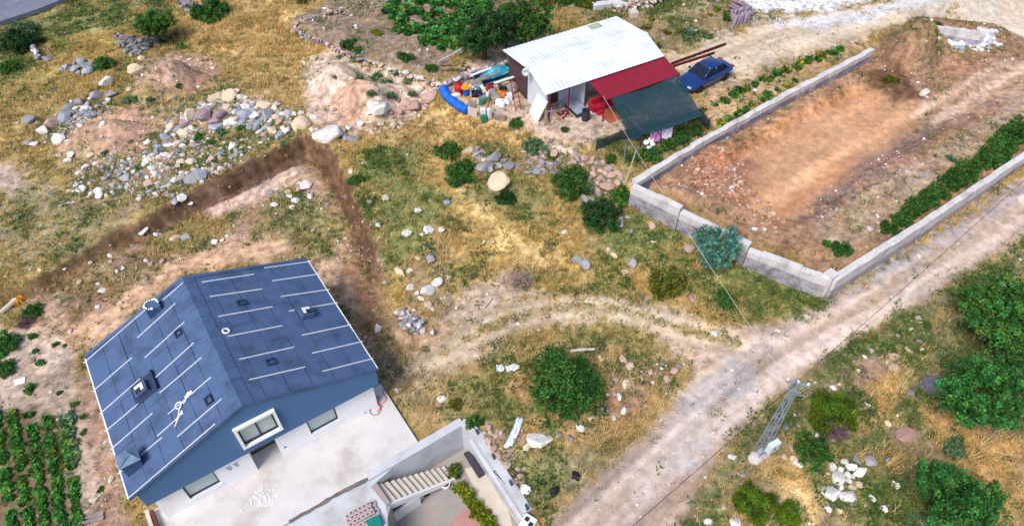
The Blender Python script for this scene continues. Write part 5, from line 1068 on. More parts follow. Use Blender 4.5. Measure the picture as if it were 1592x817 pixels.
BUSHES = [
    ('round', 880, 600, 62, 'deep', 'largest round dark green bush beside the dirt track'), ('fine', 1302, 638, 42, 'juni', 'yellow-green feathery shrub right of the power pole'),
    ('bush', 1268, 702, 30, 'mid', 'green shrub below the feathery shrub by the pole'), ('fine', 1168, 778, 38, 'juni', 'round feathery shrub at the bottom left of the roadside'),
    ('fine', 1228, 798, 26, 'juni', 'small feathery shrub beside the round one at the bottom'), ('bush', 1037, 437, 34, 'olive', 'ragged olive shrub in the meadow above the track'),
    ('bush', 890, 283, 34, 'mid', 'bright leafy bush at the foot of the boulder row'), ('bush', 940, 332, 32, 'dark', 'dark bush below the end of the boulder row'),
    ('bush', 972, 303, 22, 'mid', 'green bush touching the corner of the block wall'), ('bush', 716, 268, 27, 'deep', 'dark bush left of the big cream boulder'),
    ('bush', 693, 236, 22, 'mid', 'green bush at the left end of the boulder row'), ('bush', 552, 279, 13, 'deep', 'small dark shrub beside the bend of the cut bank'),
    ('bush', 786, 308, 17, 'dark', 'low dark shrub under the big cream boulder'), ('bush', 834, 220, 20, 'sage', 'blue-green bush below the shed yard'),
    ('bush', 801, 188, 13, 'deep', 'small round bush at the edge of the shed yard'), ('bush', 326, 14, 31, 'deep', 'green bush at the top edge right of the mauve stones'),
    ('bush', 28, 62, 32, 'dark', 'dark shrub in the top left corner'), ('bush', 8, 104, 18, 'mid', 'low shrub at the left edge under the corner shrub'),
    ('bush', 40, 45, 22, 'sage', 'grey-green shrub behind the corner shrub'), ('bush', 163, 97, 17, 'deep', 'low green shrub between the two stone heaps'),
    ('dry', 811, 433, 27, 'grey', 'pale grey leafless bush above the dirt track'), ('dry', 38, 500, 18, 'mauve', 'dark mauve dry bush at the left edge'),
    ('bush', 48, 485, 16, 'deep', 'green shrub behind the dark mauve dry bush'), ('bush', 8, 535, 24, 'deep', 'green shrub at the left edge above the crop field'),
    ('bush', 5, 570, 18, 'deep', 'lower green shrub at the left edge above the crops'), ('small', 16, 456, 10, 'yellow', 'bright yellow flowering plant at the left edge'),
    ('bush', 1485, 697, 20, 'sage', 'grey-blue shrub behind the broad bottom right tree'), ('dry', 1430, 812, 28, 'sage', 'dusty grey-green brush at the bottom edge'),
    ('dry', 1300, 668, 30, 'mauve', 'dry grey brush under the feathery shrub'), ('bush', 540, 65, 14, 'deep', 'dark round shrub inside the garden wall corner'),
    ('bush', 556, 73, 9, 'mid', 'small shrub right of the dark garden shrub'), ('fine', 586, 50, 9, 'lime', 'yellow-green sapling in the bare garden soil'),
    ('fine', 630, 88, 13, 'mid', 'feathery green plant at the lower garden edge'), ('fine', 671, 105, 12, 'mid', 'feathery green plant near the rubble wall'),
    ('bush', 1128, 465, 18, 'mid', 'low green bush in the grass below the block wall'), ('bush', 1310, 385, 18, 'deep', 'low dark bush inside the corner of the lot'),
    ('small', 1286, 378, 9, 'mid', 'tiny plant left of the bush in the lot corner'), ('small', 1478, 245, 8, 'sage', 'lone tuft plant in the lot before the hedge'),
    ('small', 370, 750, 9, 'mid', 'single weed growing on the concrete terrace'), ('small', 735, 655, 14, 'mid', 'green weed behind the corner of the yard wall'),
    ('small', 985, 245, 12, 'mid', 'green vegetable plant inside the net fence'), ('bush', 1015, 238, 18, 'mid', 'leafy garden bush under the white pots'),
    ('bush', 950, 246, 11, 'mid', 'low plant near the left end of the net fence'), ('bush', 1060, 212, 16, 'deep', 'leafy bush along the net fence by the block wall'), ('bush', 1082, 203, 13, 'deep', 'leafy bush at the right end of the net fence'), ('bush', 1040, 225, 14, 'mid', 'leafy bush between the garden bushes on the fence'),
    ('bush', 1455, 42, 14, 'deep', 'green shrub by the low concrete wall'), ('bush', 1400, 90, 12, 'olive', 'olive weeds on the soil mound of the lot'), ('bush', 705, 735, 14, 'mid', ''),
    ('bush', 470, -2, 14, 'olive', 'yellow-green bush at the top edge above the garden wall'), ('bush', 710, 628, 12, 'olive', 'green weeds beside the white stone near the terrace'),
    ('bush', 860, 240, 9, 'mid', 'small leafy plant on top of the boulder row'), ('bush', 878, 200, 7, 'mid', 'small weed in the shed yard near the barrel')]
for t in BUSHES:
    if t[5]: plant(*t)
# grey-green clumps on the pale mound and other low weeds
for i, (u_, v_, r_) in enumerate([(515, 102, 7), (560, 128, 9), (585, 118, 11), (598, 130, 10), (606, 145, 9), (618, 112, 9), (635, 125, 9), (640, 145, 8), (575, 140, 8), (527, 88, 6), (556, 90, 9), (520, 118, 5)]):
    plant('small', u_, v_, r_, 'sage', 'grey-green weed clump growing on the pale mound', 'weed', 'weed', 'weed clumps on the pale mound')
for u_, v_, r_ in ((197, 156, 9), (208, 152, 7), (271, 118, 6), (283, 72, 8), (230, 150, 7), (345, 205, 9), (310, 212, 10), (330, 220, 8), (375, 198, 8), (160, 235, 7), (215, 260, 6), (300, 195, 6), (440, 222, 7)):
    plant('small', u_, v_, r_, 'sage' if r_ % 2 else 'mid', 'green weed clump growing between the stones of the scatter', 'weed', 'weed', 'weed clumps in the stone scatter')
# hedge along the road wall
k = 0
for t in np.linspace(0, 1, 14):
    u_, v_ = 1382+t*215, 352-t*152
    plant('bush', u_+pr_.uniform(-3, 3), v_+pr_.uniform(-3, 3), 16+10*t*pr_.uniform(.7, 1.1), 'deep' if pr_.random() < .6 else 'mid', 'dense green bush in the hedge row behind the road wall', 'hedge_bush', 'hedge', 'hedge row behind the road wall', sq=1.15)
# crop rows: left field
for row in range(5):
    v_ = 632+8*abs(row-2)*(row > 2)
    while v_ < 832:
        u_ = -6+26*row+(v_-640)*.15; v_ += pr_.uniform(8.5, 12)
        if u_ < -16 or pr_.random() < .05: continue
        plant('crop', u_+pr_.uniform(-2, 2), v_, pr_.uniform(8.5, 10.5), 'crop' if pr_.random() < .7 else 'mid', 'leafy green potato plant in the field rows at lower left', 'crop_plant', 'crop plant', 'crop rows in the lower left field', sq=.9)
for i in range(9):
    plant('crop', 104+i*1.6+pr_.uniform(-4, 4), 648+i*8, 10, 'sage', 'pale bluish cabbage plant right of the field rows', 'crop_plant', 'crop plant', 'cabbages beside the field', sq=.8)
for u_, v_, r_ in ((45, 605, 10), (62, 563, 8), (91, 610, 5), (117, 627, 7), (128, 647, 6), (85, 535, 6), (55, 545, 5), (157, 760, 6), (100, 537, 4), (130, 670, 6), (50, 522, 8)):
    plant('small', u_, v_, r_, 'mid', 'scattered green seedling on the bare soil left of the house', 'seedling', 'seedling', 'seedlings left of the house')
# crop rows by the car
for p0, p1, n_ in (((1095, 168), (1255, 92), 11), ((1120, 190), (1235, 122), 10), ((1150, 140), (1250, 98), 9), ((1270, 92), (1310, 75), 5)):
    for i in range(n_):
        t = i/(n_-1); plant('crop', p0[0]+(p1[0]-p0[0])*t+pr_.uniform(-3, 3), p0[1]+(p1[1]-p0[1])*t+pr_.uniform(-3, 3), pr_.uniform(5.5, 9.5), 'mid' if pr_.random() < .7 else 'lime', 'green bean plant in the rows between car and block wall', 'crop_plant', 'crop plant', 'crop rows beside the car', sq=1.1)
# leafy vegetable bed above the shed
bed = [(592, 2), (700, -25), (850, -25), (700, 80), (665, 70), (640, 50), (588, 35)]
n_ = 0
while n_ < 130:
    u_, v_ = pr_.uniform(585, 790), pr_.uniform(-25, 82)
    if not bool(inside(np.array([u_]), np.array([v_]), bed)[0]): continue
    n_ += 1; plant('crop', u_, v_, pr_.uniform(8, 13), pr_.choice(['emer', 'deep', 'crop']), 'broad-leaved plant in the dense bed left of the shed', 'bean_plant', 'crop plant', 'dense leafy bed left of the shed', sq=1.0)
for i in range(34):
    u_, v_ = pr_.uniform(970, 1135), pr_.uniform(-5, 85)
    if v_ > 92-.35*(u_-1030) or v_ < 45-.28*(u_-960): continue
    plant('small', u_, v_, pr_.uniform(5, 11), pr_.choice(['sage', 'mid', 'olive']), 'low weedy plant in the overgrown plot right of the shed', 'weed', 'weed', 'weeds in the plot right of the shed')
for i in range(10): plant('bush', 830+i*11+pr_.uniform(-5, 5), -2+pr_.uniform(-8, 10), pr_.uniform(10, 16), pr_.choice(['deep', 'olive', 'mid']), 'dark bush in the thicket behind the shed roof', 'shrub', 'shrub', 'thicket behind the shed roof')
# yard plants
for t in np.linspace(0, 1, 8):
    plant('small', 716+t*48, 757+t*62, 13, 'lime', 'clipped yellow-green hedge plant in the sunken yard', 'hedge_bush', 'hedge', 'yellow-green hedge in the sunken yard', sq=1.3, z=YARD_FLOOR)
ro_ = plant('small', 706, 733, 15, 'mid', 'rose bush with red flowers at the foot of the stairs', 'rose_bush', 'rose bush', None, 1.3, YARD_FLOOR)
m_rose = mat('rose_petals', L(190, 30, 66), rough=.7, var=.3, scale=8)
for k in range(14):
    a_ = k*2.4; d = .35+.5*((k*.37) % 1); MB().lathe([(.01, -.05), (.07, -.02), (.08, .03), (.04, .06), (.01, .06)], 7, (d*math.cos(a_), d*math.sin(a_), .62-.3*d+.1*((k*.7) % 1))).build('flower', m_rose, ro_, smooth=True)
# ================================================================ junk heap west of the shed
def put(o, u, v, rz=0, dz=0, z=None):
    x, y, g_ = gz(u, v) if z is None else (*at(u, v, z), z); o.location = (x, y, g_+dz); o.rotation_euler = (0, 0, rz); return o
def lumpy(seed, rx, ry, rz_, m_, k=2, amp=.14, name='bag'):
    bm = bmesh.new(); bmesh.ops.create_icosphere(bm, subdivisions=k, radius=1); r_ = random.Random(seed); a_, b_, c_ = [r_.uniform(0, 6) for _ in range(3)]
    for v in bm.verts:
        f_ = 1+amp*(math.sin(4*v.co.x+a_)*math.cos(3*v.co.y+b_)+.6*math.sin(7*v.co.z+5*v.co.x+c_)); v.co = Vector((v.co.x*rx*f_, v.co.y*ry*f_, max(-.25, v.co.z)*rz_*f_+rz_*.25))
    me = bpy.data.meshes.new(name); bm.to_mesh(me); bm.free(); me.materials.append(m_); me.polygons.foreach_set('use_smooth', [True]*len(me.polygons)); return me
def bag(u, v, r, m_, label, cat='bag', name='sack', sq=.7, seed=1, amp=.14):
    r0 = r/pxm(u, v); o = bpy.data.objects.new(name, lumpy(seed, r0, r0*.8, r0*sq, m_, 3, amp)); link(o); put(o, u, v, seed*.7); return props(o, label=label, cat=cat)
m_btarp = mat('blue_tarp', L(28, 104, 214), rough=.5, var=.25, scale=3, bump=.5, fine=18); m_ttarp = mat('turquoise_tarp', L(48, 160, 186), rough=.5, var=.3, scale=3, bump=.5, fine=16, c2=L(150, 200, 210))
m_redp = mat('red_plastic', L(188, 24, 40), rough=.45, var=.15); m_yel = mat('yellow_plastic', L(222, 158, 34), rough=.5, var=.15); m_wp = mat('white_plastic', L(234, 234, 236), rough=.5, var=.08, bump=.1)
m_orng = mat('orange_plastic', L(216, 120, 34), rough=.5, var=.2); m_grn = mat('green_plastic', L(60, 128, 104), rough=.5, var=.2); m_gwood = mat('grey_wood', L(146, 136, 132), rough=.9, var=.35, scale=4, bump=.3); m_blk = mat('black_plastic', L(34, 34, 40), rough=.6, var=.3)
# long blue tarp roll, curved round the heap
pts = [Vector(gz(u, v)) for u, v in ((689, 143), (693, 152), (702, 162), (713, 170), (727, 178))]; o0 = pts[0].copy()
sm = []; 
for i in range(25):
    t = i/24*4; k = min(3, int(t)); sm.append(pts[k].lerp(pts[k+1], t-k)-o0+Vector((0, 0, .35)))
mb = MB(); mb.tube(sm, [.33+.04*math.sin(1.1*i)+.02*math.sin(2.3*i)-(.12 if i in (0, 24) else 0) for i in range(25)], 10); o = mb.build('tarp_roll', m_btarp, label='long bright blue tarpaulin roll curving round the junk heap', cat='tarpaulin', smooth=True); o.location = o0
o = MB().lathe([(.05, 0), (.3, 0), (.32, .06), (.3, .1), (.3, .5), (.33, .54), (.3, .58), (.28, .85), (.05, .87)], 14).build('barrel', m_redp, label='red plastic barrel behind the blue tarpaulin roll', cat='barrel', smooth=True); put(o, 714, 147)
sp_ = empty('cable_spool', (0, 0, 0), 0, label='yellow flanged spool with a blue core beside the red barrel', cat='spool'); put(sp_, 725, 150)
for z0 in (0, .75): MB().lathe([(.1, z0), (.36, z0), (.36, z0+.07), (.1, z0+.07)], 16).build('flange', m_yel, sp_)
MB().lathe([(.2, .07), (.22, .4), (.2, .75)], 12).build('core', m_btarp, sp_)
o = MB().box(-.05, .05, -.05, .05, 0, 1.0).build('white_post', m_wp, label='short white post standing right of the yellow spool', cat='post'); put(o, 732, 150)
for u_, v_, w_, d_, h_, m_, rz, lb_, nm, ct in [
    (709, 153, .6, .4, .35, m_wp, .6, 'white crate standing before the red barrel', 'crate', 'crate'), (733, 168, .6, .5, .3, m_gwood, .3, 'grey wooden box inside the bend of the blue roll', 'box', 'box'),
    (735, 182, .75, .06, .75, m_beige, -.5, 'cream panel standing upright at the end of the blue roll', 'panel', 'panel'), (792, 155, .35, .35, .5, m_wp, .2, 'white canister standing right of the white sacks', 'canister', 'canister'),
    (778, 186, .8, .25, .35, m_gwood, -.35, 'grey stone slab at the meadow edge of the junk heap', 'slab', 'slab'), (757, 158, .4, .3, .35, m_grn, .5, 'green plastic crate in front of the junk pile', 'crate', 'crate'), (748, 162, .3, .3, .35, m_grn, .1, 'small dark green bucket box at the left of the green crate', 'box', 'box'),
    (752, 188, .4, .4, .5, m_grn, .3, 'green crate beside the cream panel', 'crate', 'crate'), (751, 183, .35, .3, .75, m_wp, .2, 'white bin standing behind the green crate', 'bin', 'bin'), (761, 184, .25, .25, .8, m_wp, .6, 'tall white canister near the meadow edge', 'canister', 'canister')]:
    o = MB().box(-w_/2, w_/2, -d_/2, d_/2, 0, h_).box(-w_/2+.03, w_/2-.03, -d_/2+.03 if d_ > .1 else -d_/4, d_/2-.03 if d_ > .1 else d_/4, h_+.001, h_+.04).build(nm, m_, label=lb_, cat=ct, bevel=.02); put(o, u_, v_, rz)
for k, (u_, v_, r_, m_, lb_) in enumerate([(745, 140, 12, m_wp, 'large white sack in the middle of the junk heap'), (778, 162, 9, m_wp, 'white plastic sack at the front of the junk heap'), (787, 160, 7, m_wp, 'smaller white sack next to the canister'), (760, 139, 7, m_redp, 'red bundle on top of the junk heap'), (778, 150, 9, m_orng, 'orange tarpaulin bundle in the junk heap'), (768, 150, 12, m_gwood, 'grey brushwood bundle in the junk heap'), (795, 140, 13, m_gwood, 'grey scrap wood pile left of the ladder'), (740, 148, 9, m_blk, 'black refuse bag behind the yellow spool'), (785, 142, 9, m_blk, 'black plastic bundle beside the turquoise tarp')]):
    bag(u_, v_, r_, m_, lb_, 'bag' if 'sack' in lb_ or 'bag' in lb_ else 'bundle', seed=k+2, amp=.22)
jr = random.Random(21); jc = [(m_wp, 'white'), (m_grn, 'green'), (m_redp, 'red'), (m_orng, 'orange'), (m_blk, 'black'), (m_gwood, 'grey'), (m_btarp, 'blue'), (m_beige, 'cream'), (m_dark, 'dark')]
for k in range(30):
    m_, cn = jc[jr.randrange(9)]; u_, v_ = jr.uniform(738, 790), jr.uniform(134, 160); w_, d_, h_ = jr.uniform(.12, .4), jr.uniform(.12, .35), jr.uniform(.1, .45); q_ = k % 3
    if q_ == 0: o = MB().lathe([(w_*.35, 0), (w_*.5, .02), (w_*.45, h_), (w_*.3, h_+.02)], 10).build('bucket', m_, label='%s bucket among the small clutter of the junk heap' % cn, cat='bucket', group='small clutter in the junk heap')
    elif q_ == 1: o = MB().box(-w_/2, w_/2, -d_/2, d_/2, 0, h_).build('scrap_box', m_, label='%s scrap box among the small clutter of the junk heap' % cn, cat='box', group='small clutter in the junk heap', bevel=.02)
    else: o = MB().tube([(-w_*2, 0, .05), (w_*2, 0, .25)], .04, 6).build('scrap_pipe', m_, label='%s scrap pipe among the small clutter of the junk heap' % cn, cat='pipe', group='small clutter in the junk heap')
    put(o, u_, v_, jr.uniform(0, 3), jr.uniform(0, .25))
# turquoise tarp draped over a stack, with planks on it
vs_, fs_ = patch([Vector((-1.7, -.8, .1)), Vector((1.7, -.6, .1)), Vector((1.8, .8, .25)), Vector((-1.6, .8, .2))], 18, 10, -.75, .07); o = MB().add(vs_, fs_).build('turquoise_tarp', m_ttarp, label='turquoise tarpaulin draped over a stack beside the shed', cat='tarpaulin', smooth=True); put(o, 770, 124, SA, .05); ttz = o.location.z
MB().box(-1.5, 1.5, -.6, .6, -.1, .45).build('covered_stack', m_blk, o)
for k, (u0, v0, u1, v1, m_, lb_) in enumerate([(732, 118, 764, 106, m_wp, 'white pipe lying along the back edge of the turquoise tarp'), (728, 134, 778, 112, m_gwood, 'long grey plank lying across the turquoise tarp'), (735, 128, 760, 116, m_gwood, 'second grey plank left on the turquoise tarp'), (768, 130, 799, 120, m_wp, 'white board along the front of the turquoise tarp')]):
    a_, b_ = Vector((*at(u0, v0, ttz+.8), ttz+.8)), Vector((*at(u1, v1, ttz+.9), ttz+.9)); d = b_-a_
    o = MB().box(0, d.length, -.09, .09, 0, .06).build('plank', m_, label=lb_, cat='plank'); o.location = a_; o.rotation_euler = (0, -math.asin(d.z/d.length), math.atan2(d.y, d.x))
o = MB().tube([(0, 0, 0), (.9, -1.2, .5)], .03, 6).build('leaning_pole', m_metal, label='thin pole leaning over the left end of the blue roll', cat='pole'); put(o, 680, 140, .3, .1)
m_pipe = mat('grey_pipe', L(190, 196, 202), rough=.5, var=.1)
a_, b_ = Vector(gz(682, 102)), Vector(gz(727, 82)); d = b_-a_; o = MB().tube([(0, 0, .35), (d.length*.6, 0, .38)], .06, 7).tube([(d.length*.62, 0.05, .4), (d.length, 0.05, .42)], .07, 7).build('irrigation_pipe', m_pipe, label='pale grey pipe lying along the garden edge under the trees', cat='pipe'); o.location = a_; o.rotation_euler = (0, 0, math.atan2(d.y, d.x))
for k in range(12):
    a1, l_ = pr_.uniform(-.5, .9), pr_.uniform(.5, 1.2); o = MB().tube([(-l_/2, 0, .05), (0, .05, .12), (l_/2, 0, .05)], .035, 5).build('branch', m_bark, label='dead brown branch on the brush heap below the grey pipe', cat='branch', group='dead branches below the grey pipe'); put(o, 700+pr_.uniform(-12, 28), 108+pr_.uniform(-8, 8), a1)
# posts stacked beside the white gravel patch
for k in range(16):
    u_, v_ = 1139+(k % 8)*3.2+pr_.uniform(-1, 1), 42-(k//8)*9-(k % 8)*1.0
    o = MB().lathe([(.02, 0), (.13, .01), (.14, .5), (.12, 1.0), (.02, 1.02)], 8).build('fence_post', mat('post_lilac', L(166, 150, 168), var=.25, scale=4), label='upright lilac-grey post in the bundle by the white gravel', cat='post', group='posts stacked by the white gravel'); put(o, u_, v_, k); o.rotation_euler = (pr_.uniform(-.25, .1), pr_.uniform(-.15, .15), k)
for k in range(14):
    u_, v_ = 1148+pr_.uniform(-14, 14), 20+pr_.uniform(-10, 10); o = MB().tube([(-.6, 0, .08), (.6, 0, .1)], .09, 7).build('fence_post', mat('post_mauve', L(150, 118, 142), var=.3, scale=4), label='mauve post lying in the heap behind the upright bundle', cat='post', group='posts lying in the mauve heap'); put(o, u_, v_, R(-55)+pr_.uniform(-.2, .2), pr_.uniform(0, .4))
# concrete slabs behind the shed
for k, (u_, v_, rz, lb_) in enumerate([(935, 13, .3, 'pale concrete slab behind the far corner of the shed'), (962, 12, -.7, 'tilted concrete block beside the pink stone wall'), (984, 26, .2, 'cream box standing at the end of the pink stone wall'), (990, 3, .45, 'long pale concrete kerb on the pink stone wall')]):
    o = MB().box(-.8 if k != 2 else -.35, .8 if k != 2 else .35, -.35, .35, 0, .5).build('concrete_block', m_cap if k != 2 else m_beige, label=lb_, cat='concrete block', bevel=.04); put(o, u_, v_, rz)
# ================================================================ odds and ends near the road, terrace and yard
bag(895, 740, 7, m_blk, 'black rubbish bag beside the dirt road, right one', 'rubbish bag', 'rubbish_bag', .8, 3, .25); bag(861, 764, 8, m_blk, 'black rubbish bag beside the dirt road, left one', 'rubbish bag', 'rubbish_bag', .8, 6, .25)
m_sheet = mat('plastic_sheet', L(226, 234, 238), rough=.35, var=.15, scale=4, bump=.4)
for k, (u_, v_, w_, l_, rz, lb_) in enumerate([(801, 672, .35, 1.6, -.4, 'crumpled white plastic strip left of the big white rock'), (794, 684, .25, 1.0, -.5, 'narrow white plastic strip by the yard wall rocks'), (797, 573, .7, .35, .3, 'white plastic scrap left of the large round bush'), (778, 574, .4, .4, 0, 'grey plastic scrap in the grass near the round bush')]):
    vs_, fs_ = patch([Vector((-w_/2, -l_/2, .1)), Vector((w_/2, -l_/2, .12)), Vector((w_/2, l_/2, .1)), Vector((-w_/2, l_/2, .14))], 6, 12, -.12, .08); o = MB().add(vs_, fs_).build('plastic_sheet', m_sheet, label=lb_, cat='plastic sheet', smooth=True); put(o, u_, v_, rz); so_ = o.modifiers.new('t', 'SOLIDIFY'); so_.thickness = .02
o = MB().tube([(-.6, 0, .12), (0, .03, .13), (.7, 0, .12)], [.09, .08, .06], 7).build('log', mat('bleached_wood', L(206, 198, 196), var=.25, scale=4), label='bleached log lying above the large round bush', cat='log'); put(o, 904, 546, .1)
o = MB().tube([(-.4, 0, .1), (.4, 0, .14)], [.06, .04], 6).build('log', MATS['bleached_wood'], label='short bleached stick at the start of the track', cat='stick'); put(o, 759, 472, 1.0)
gr = empty('rebar_grate', (0, 0, 0), 0, label='rusty rebar grate leaning outside the yard wall', cat='grate'); put(gr, 786, 737, -.9, .1)
for k in range(7): MB().tube([(-.45, -.36+.12*k, .12), (.45, -.36+.12*k, .3)], .02, 5).build('bar', m_rust if k % 2 else m_dark, gr)
for k in (-.4, 0, .4): MB().tube([(k, -.4, .21+.2*k), (k, .4, .21+.2*k)], .02, 5).build('bar', m_dark, gr)
bag(687, 621, 7, m_wp, 'white stone-like bag in the grass right of the terrace', 'bag', 'sack', .8, 9, .2)
for k in range(4): 
    o = MB().box(-.5, .5, -.06, .06, .02+.05*(k % 2), .07+.05*(k % 2)).build('plank', m_gwood, label='grey plank in the small stack left of the house gravel', cat='plank', group='planks left of the house'); put(o, 143, 800+k*3.5, .25)
o = MB().box(-.25, .25, -.2, .2, .01, .03).build('paper_sheet', m_wp, label='white paper sheet on the soil above the crop field', cat='paper'); put(o, 31, 593, .4, .02)
a_ = Vector(gz(18, 478)); o = MB().tube([(-.15, -.5, .1), (.05, .5, .2)], .14, 8).build('log', m_beige, label='pale cut log at the left edge above the mauve bush', cat='log'); put(o, 17, 478, -.3)
# terrace: plaster chips, hose, cord, brick row, brick pallet
r_ = np.random.default_rng(8); mb = MB(); cx_, cy_ = at(407, 772, .05)
for k in range(75):
    x_, y_ = cx_+r_.normal(0, .3), cy_+r_.normal(0, .24); s_ = r_.uniform(.02, .07); mb.box(x_-s_, x_+s_, y_-s_*.5, y_+s_*.5, .052, .052+r_.uniform(.01, .04), rz=r_.uniform(0, 3))
mb.build('plaster_chips', m_wp, kind='stuff', label='scatter of white plaster chips on the terrace', cat='debris')
mb = MB(); x0, y0 = at(588, 628, .06)
mb.tube([(x0+.28*math.cos(t)*(1+.1*t/6)-.02*t, y0-.3+.3*math.sin(t), .075+.001*t) for t in np.linspace(.5, 8.5, 40)]+[(x0-.6, y0-.35, .075), (x0-.55, y0-.5, .075)], .014, 5); mb.build('electric_cord', m_blk, label='looped black cord lying by the right end of the white wall', cat='cord')
mb = MB(); mb.tube([(x0-.15+.18*math.cos(t)+.05*t, y0+.25+.22*math.sin(t), .08) for t in np.linspace(0, 7, 30)]+[(x0+.1, y0+.7, .08), (x0+.22, y0+.9, .08)], .024, 5)
mb.tube([(x0-.1, y0+.35, .075), (x0, y0+.1, .075), (x0+.12, y0-.2, .075), (x0+.02, y0-.45, .075)], .024, 5); mb.build('red_hose', mat('red_hose', L(236, 96, 92), rough=.5, var=.1), label='red hose on the terrace beside the white wall', cat='hose')
m_brick = mat('hollow_brick', L(196, 176, 176), rough=.9, var=.2, scale=5)
def brick_mesh():
    b_ = MB(); b_.box(-.095, .095, -.095, .095, 0, .13); b_.box(-.05, -.01, -.097, .097, .1301, .132); return b_.mesh('brick', m_brick)
BRK = brick_mesh(); hole = MB().box(-.05, .05, -.03, .03, .1302, .136).mesh('core_hole', m_blk)
br = empty('brick_row', (0, 0, 0), 0, label='row of hollow bricks along the terrace crack', cat='bricks'); put(br, 603, 722, 0, 0, -.02); p0, p1 = Vector((*at(603, 724, 0), 0)), Vector((*at(634, 706, 0), 0))
for k in range(8):
    o = bpy.data.objects.new('brick', BRK); link(o, br); q_ = p0.lerp(p1, k/7)-p0; o.location = (q_.x, q_.y, 0); o.rotation_euler = (0, 0, math.atan2(p1.y-p0.y, p1.x-p0.x)); h_ = bpy.data.objects.new('core_hole', hole); link(h_, o)
br = empty('brick_stack', (0, 0, 0), 0, label='stack of hollow bricks on the landing slab', cat='bricks'); put(br, 564, 803, R(30), 0, -.02)
for i in range(7):
    for j in range(4):
        for l_ in range(2):
            if l_ and (i in (0, 6) or j == 0): continue
            o = bpy.data.objects.new('brick', BRK); link(o, br); o.location = ((i-3)*.2+.1*(j % 2)*.3, (j-1.5)*.21, l_*.134); o.rotation_euler = (0, 0, pr_.uniform(-.06, .06))
            h_ = bpy.data.objects.new('core_hole', hole); link(h_, o)
o = MB().box(-.3, .3, -.25, .25, 0, .3).build('teal_crate', mat('teal_plastic', L(20, 130, 120), rough=.5, var=.15), label='teal box at the bottom edge below the brick stack', cat='box', bevel=.03); put(o, 583, 815, .5, 0, -.02)
# white plastic chair in the yard
ch = empty('garden_chair', (0, 0, 0), 0, label='white plastic garden chair below the landing slab', cat='chair'); put(ch, 612, 796, .6, 0, YARD_FLOOR)
MB().box(-.24, .24, -.24, .24, .42, .46).build('seat', m_wp, ch, bevel=.03); MB().hexa([(-.24, .2, .46), (.24, .2, .46), (.24, .25, .46), (-.24, .25, .46)], [(-.22, .32, .95), (.22, .32, .95), (.22, .36, .95), (-.22, .36, .95)]).build('backrest', m_wp, ch, bevel=.03)
for sx, sy in ((-1, -1), (1, -1), (1, 1), (-1, 1)): MB().box(sx*.21-.02, sx*.21+.02, sy*.21-.02, sy*.21+.02, 0, .42).build('leg', m_wp, ch)
for sx in (-1, 1): MB().box(sx*.25-.025, sx*.25+.025, -.22, .26, .62, .66).build('armrest', m_wp, ch)
po_ = empty('flower_pot', (0, 0, 0), 0, label='round white flower pot at the lower end of the stairs', cat='pot'); put(po_, 693, 755, 0, 0, YARD_FLOOR)
MB().lathe([(.15, 0), (.22, .05), (.25, .36), (.21, .36), (.19, .28), (.01, .28)], 14).build('pot', m_wp, po_, smooth=True); MB().lathe([(.01, .285), (.185, .285), (.185, .3), (.01, .3)], 12).build('soil', m_blk, po_)
bag(650, 772, 7, m_wp, '', 'bag'); o = COL.objects[-1]; put(o, 652, 773, .5, 0, YARD_FLOOR); o['label'] = 'pale sack under the stair string in the yard'; bag(661, 766, 6, m_blk, '', 'bag', 'sack', .6, 4); o = COL.objects[-1]; put(o, 663, 767, .2, 0, YARD_FLOOR); o['label'] = 'dark sack right of the pale sack under the stairs'
o = MB().box(-.16, .16, -.75, .75, .008, .18).box(-.14, .14, -.72, .72, .181, .2).build('dark_strip', mat('dark_strip_grey', L(66, 62, 72), var=.3), label='long low dark strip against the inner corner of the yard wall', cat='chest', bevel=.03); put(o, 737, 722, R(32), 0, YARD_FLOOR)  # plain low box, only there as a dark strip along the wall foot
# ================================================================ grass, weeds, gravel (uncountable)
def frustum(x, y, m=1.08):
    fw = y*cp+(CAM_H)*sp; u_ = x/fw*FPX; v_ = (y*sp-CAM_H*cp)/fw*FPX
    return (np.abs(u_) < 796*m) & (v_ < 408*m+20) & (v_ > -408*m-25)
def scatter(n_, dens, seed):
    r_ = np.random.default_rng(seed); x = r_.uniform(-50, 50, n_); y = r_.uniform(7, 65, n_)
    k = frustum(x, y); x, y = x[k], y[k]
    lx = (x-HX)*math.cos(HA)+(y-HY)*math.sin(HA); ly = -(x-HX)*math.sin(HA)+(y-HY)*math.cos(HA)
    k = ~((lx > -.1) & (lx < HWD+.1) & (ly > -.2) & (ly < HL+.2)); k &= poly_sd(x, y, TERRACE_FLAT) < .02; k &= poly_sd(x, y, YARD) < -.3
    lx = (x-SX)*math.cos(SA)+(y-SY)*math.sin(SA); ly = -(x-SX)*math.sin(SA)+(y-SY)*math.cos(SA); k &= ~((lx > 0) & (lx < SW) & (ly > -2.4) & (ly < SD1+SD2))
    k &= np.abs(poly_sd(x, y, LOT)) > .24
    x, y = x[k], y[k]; k = r_.random(len(x)) < dens(x, y); return x[k], y[k], r_
m_grass = mat('grass_blades', (0, 0, 0), rough=.85, var=.12, scale=2, bump=0, src='attr', fine=20, spec=.1, transl=.2)
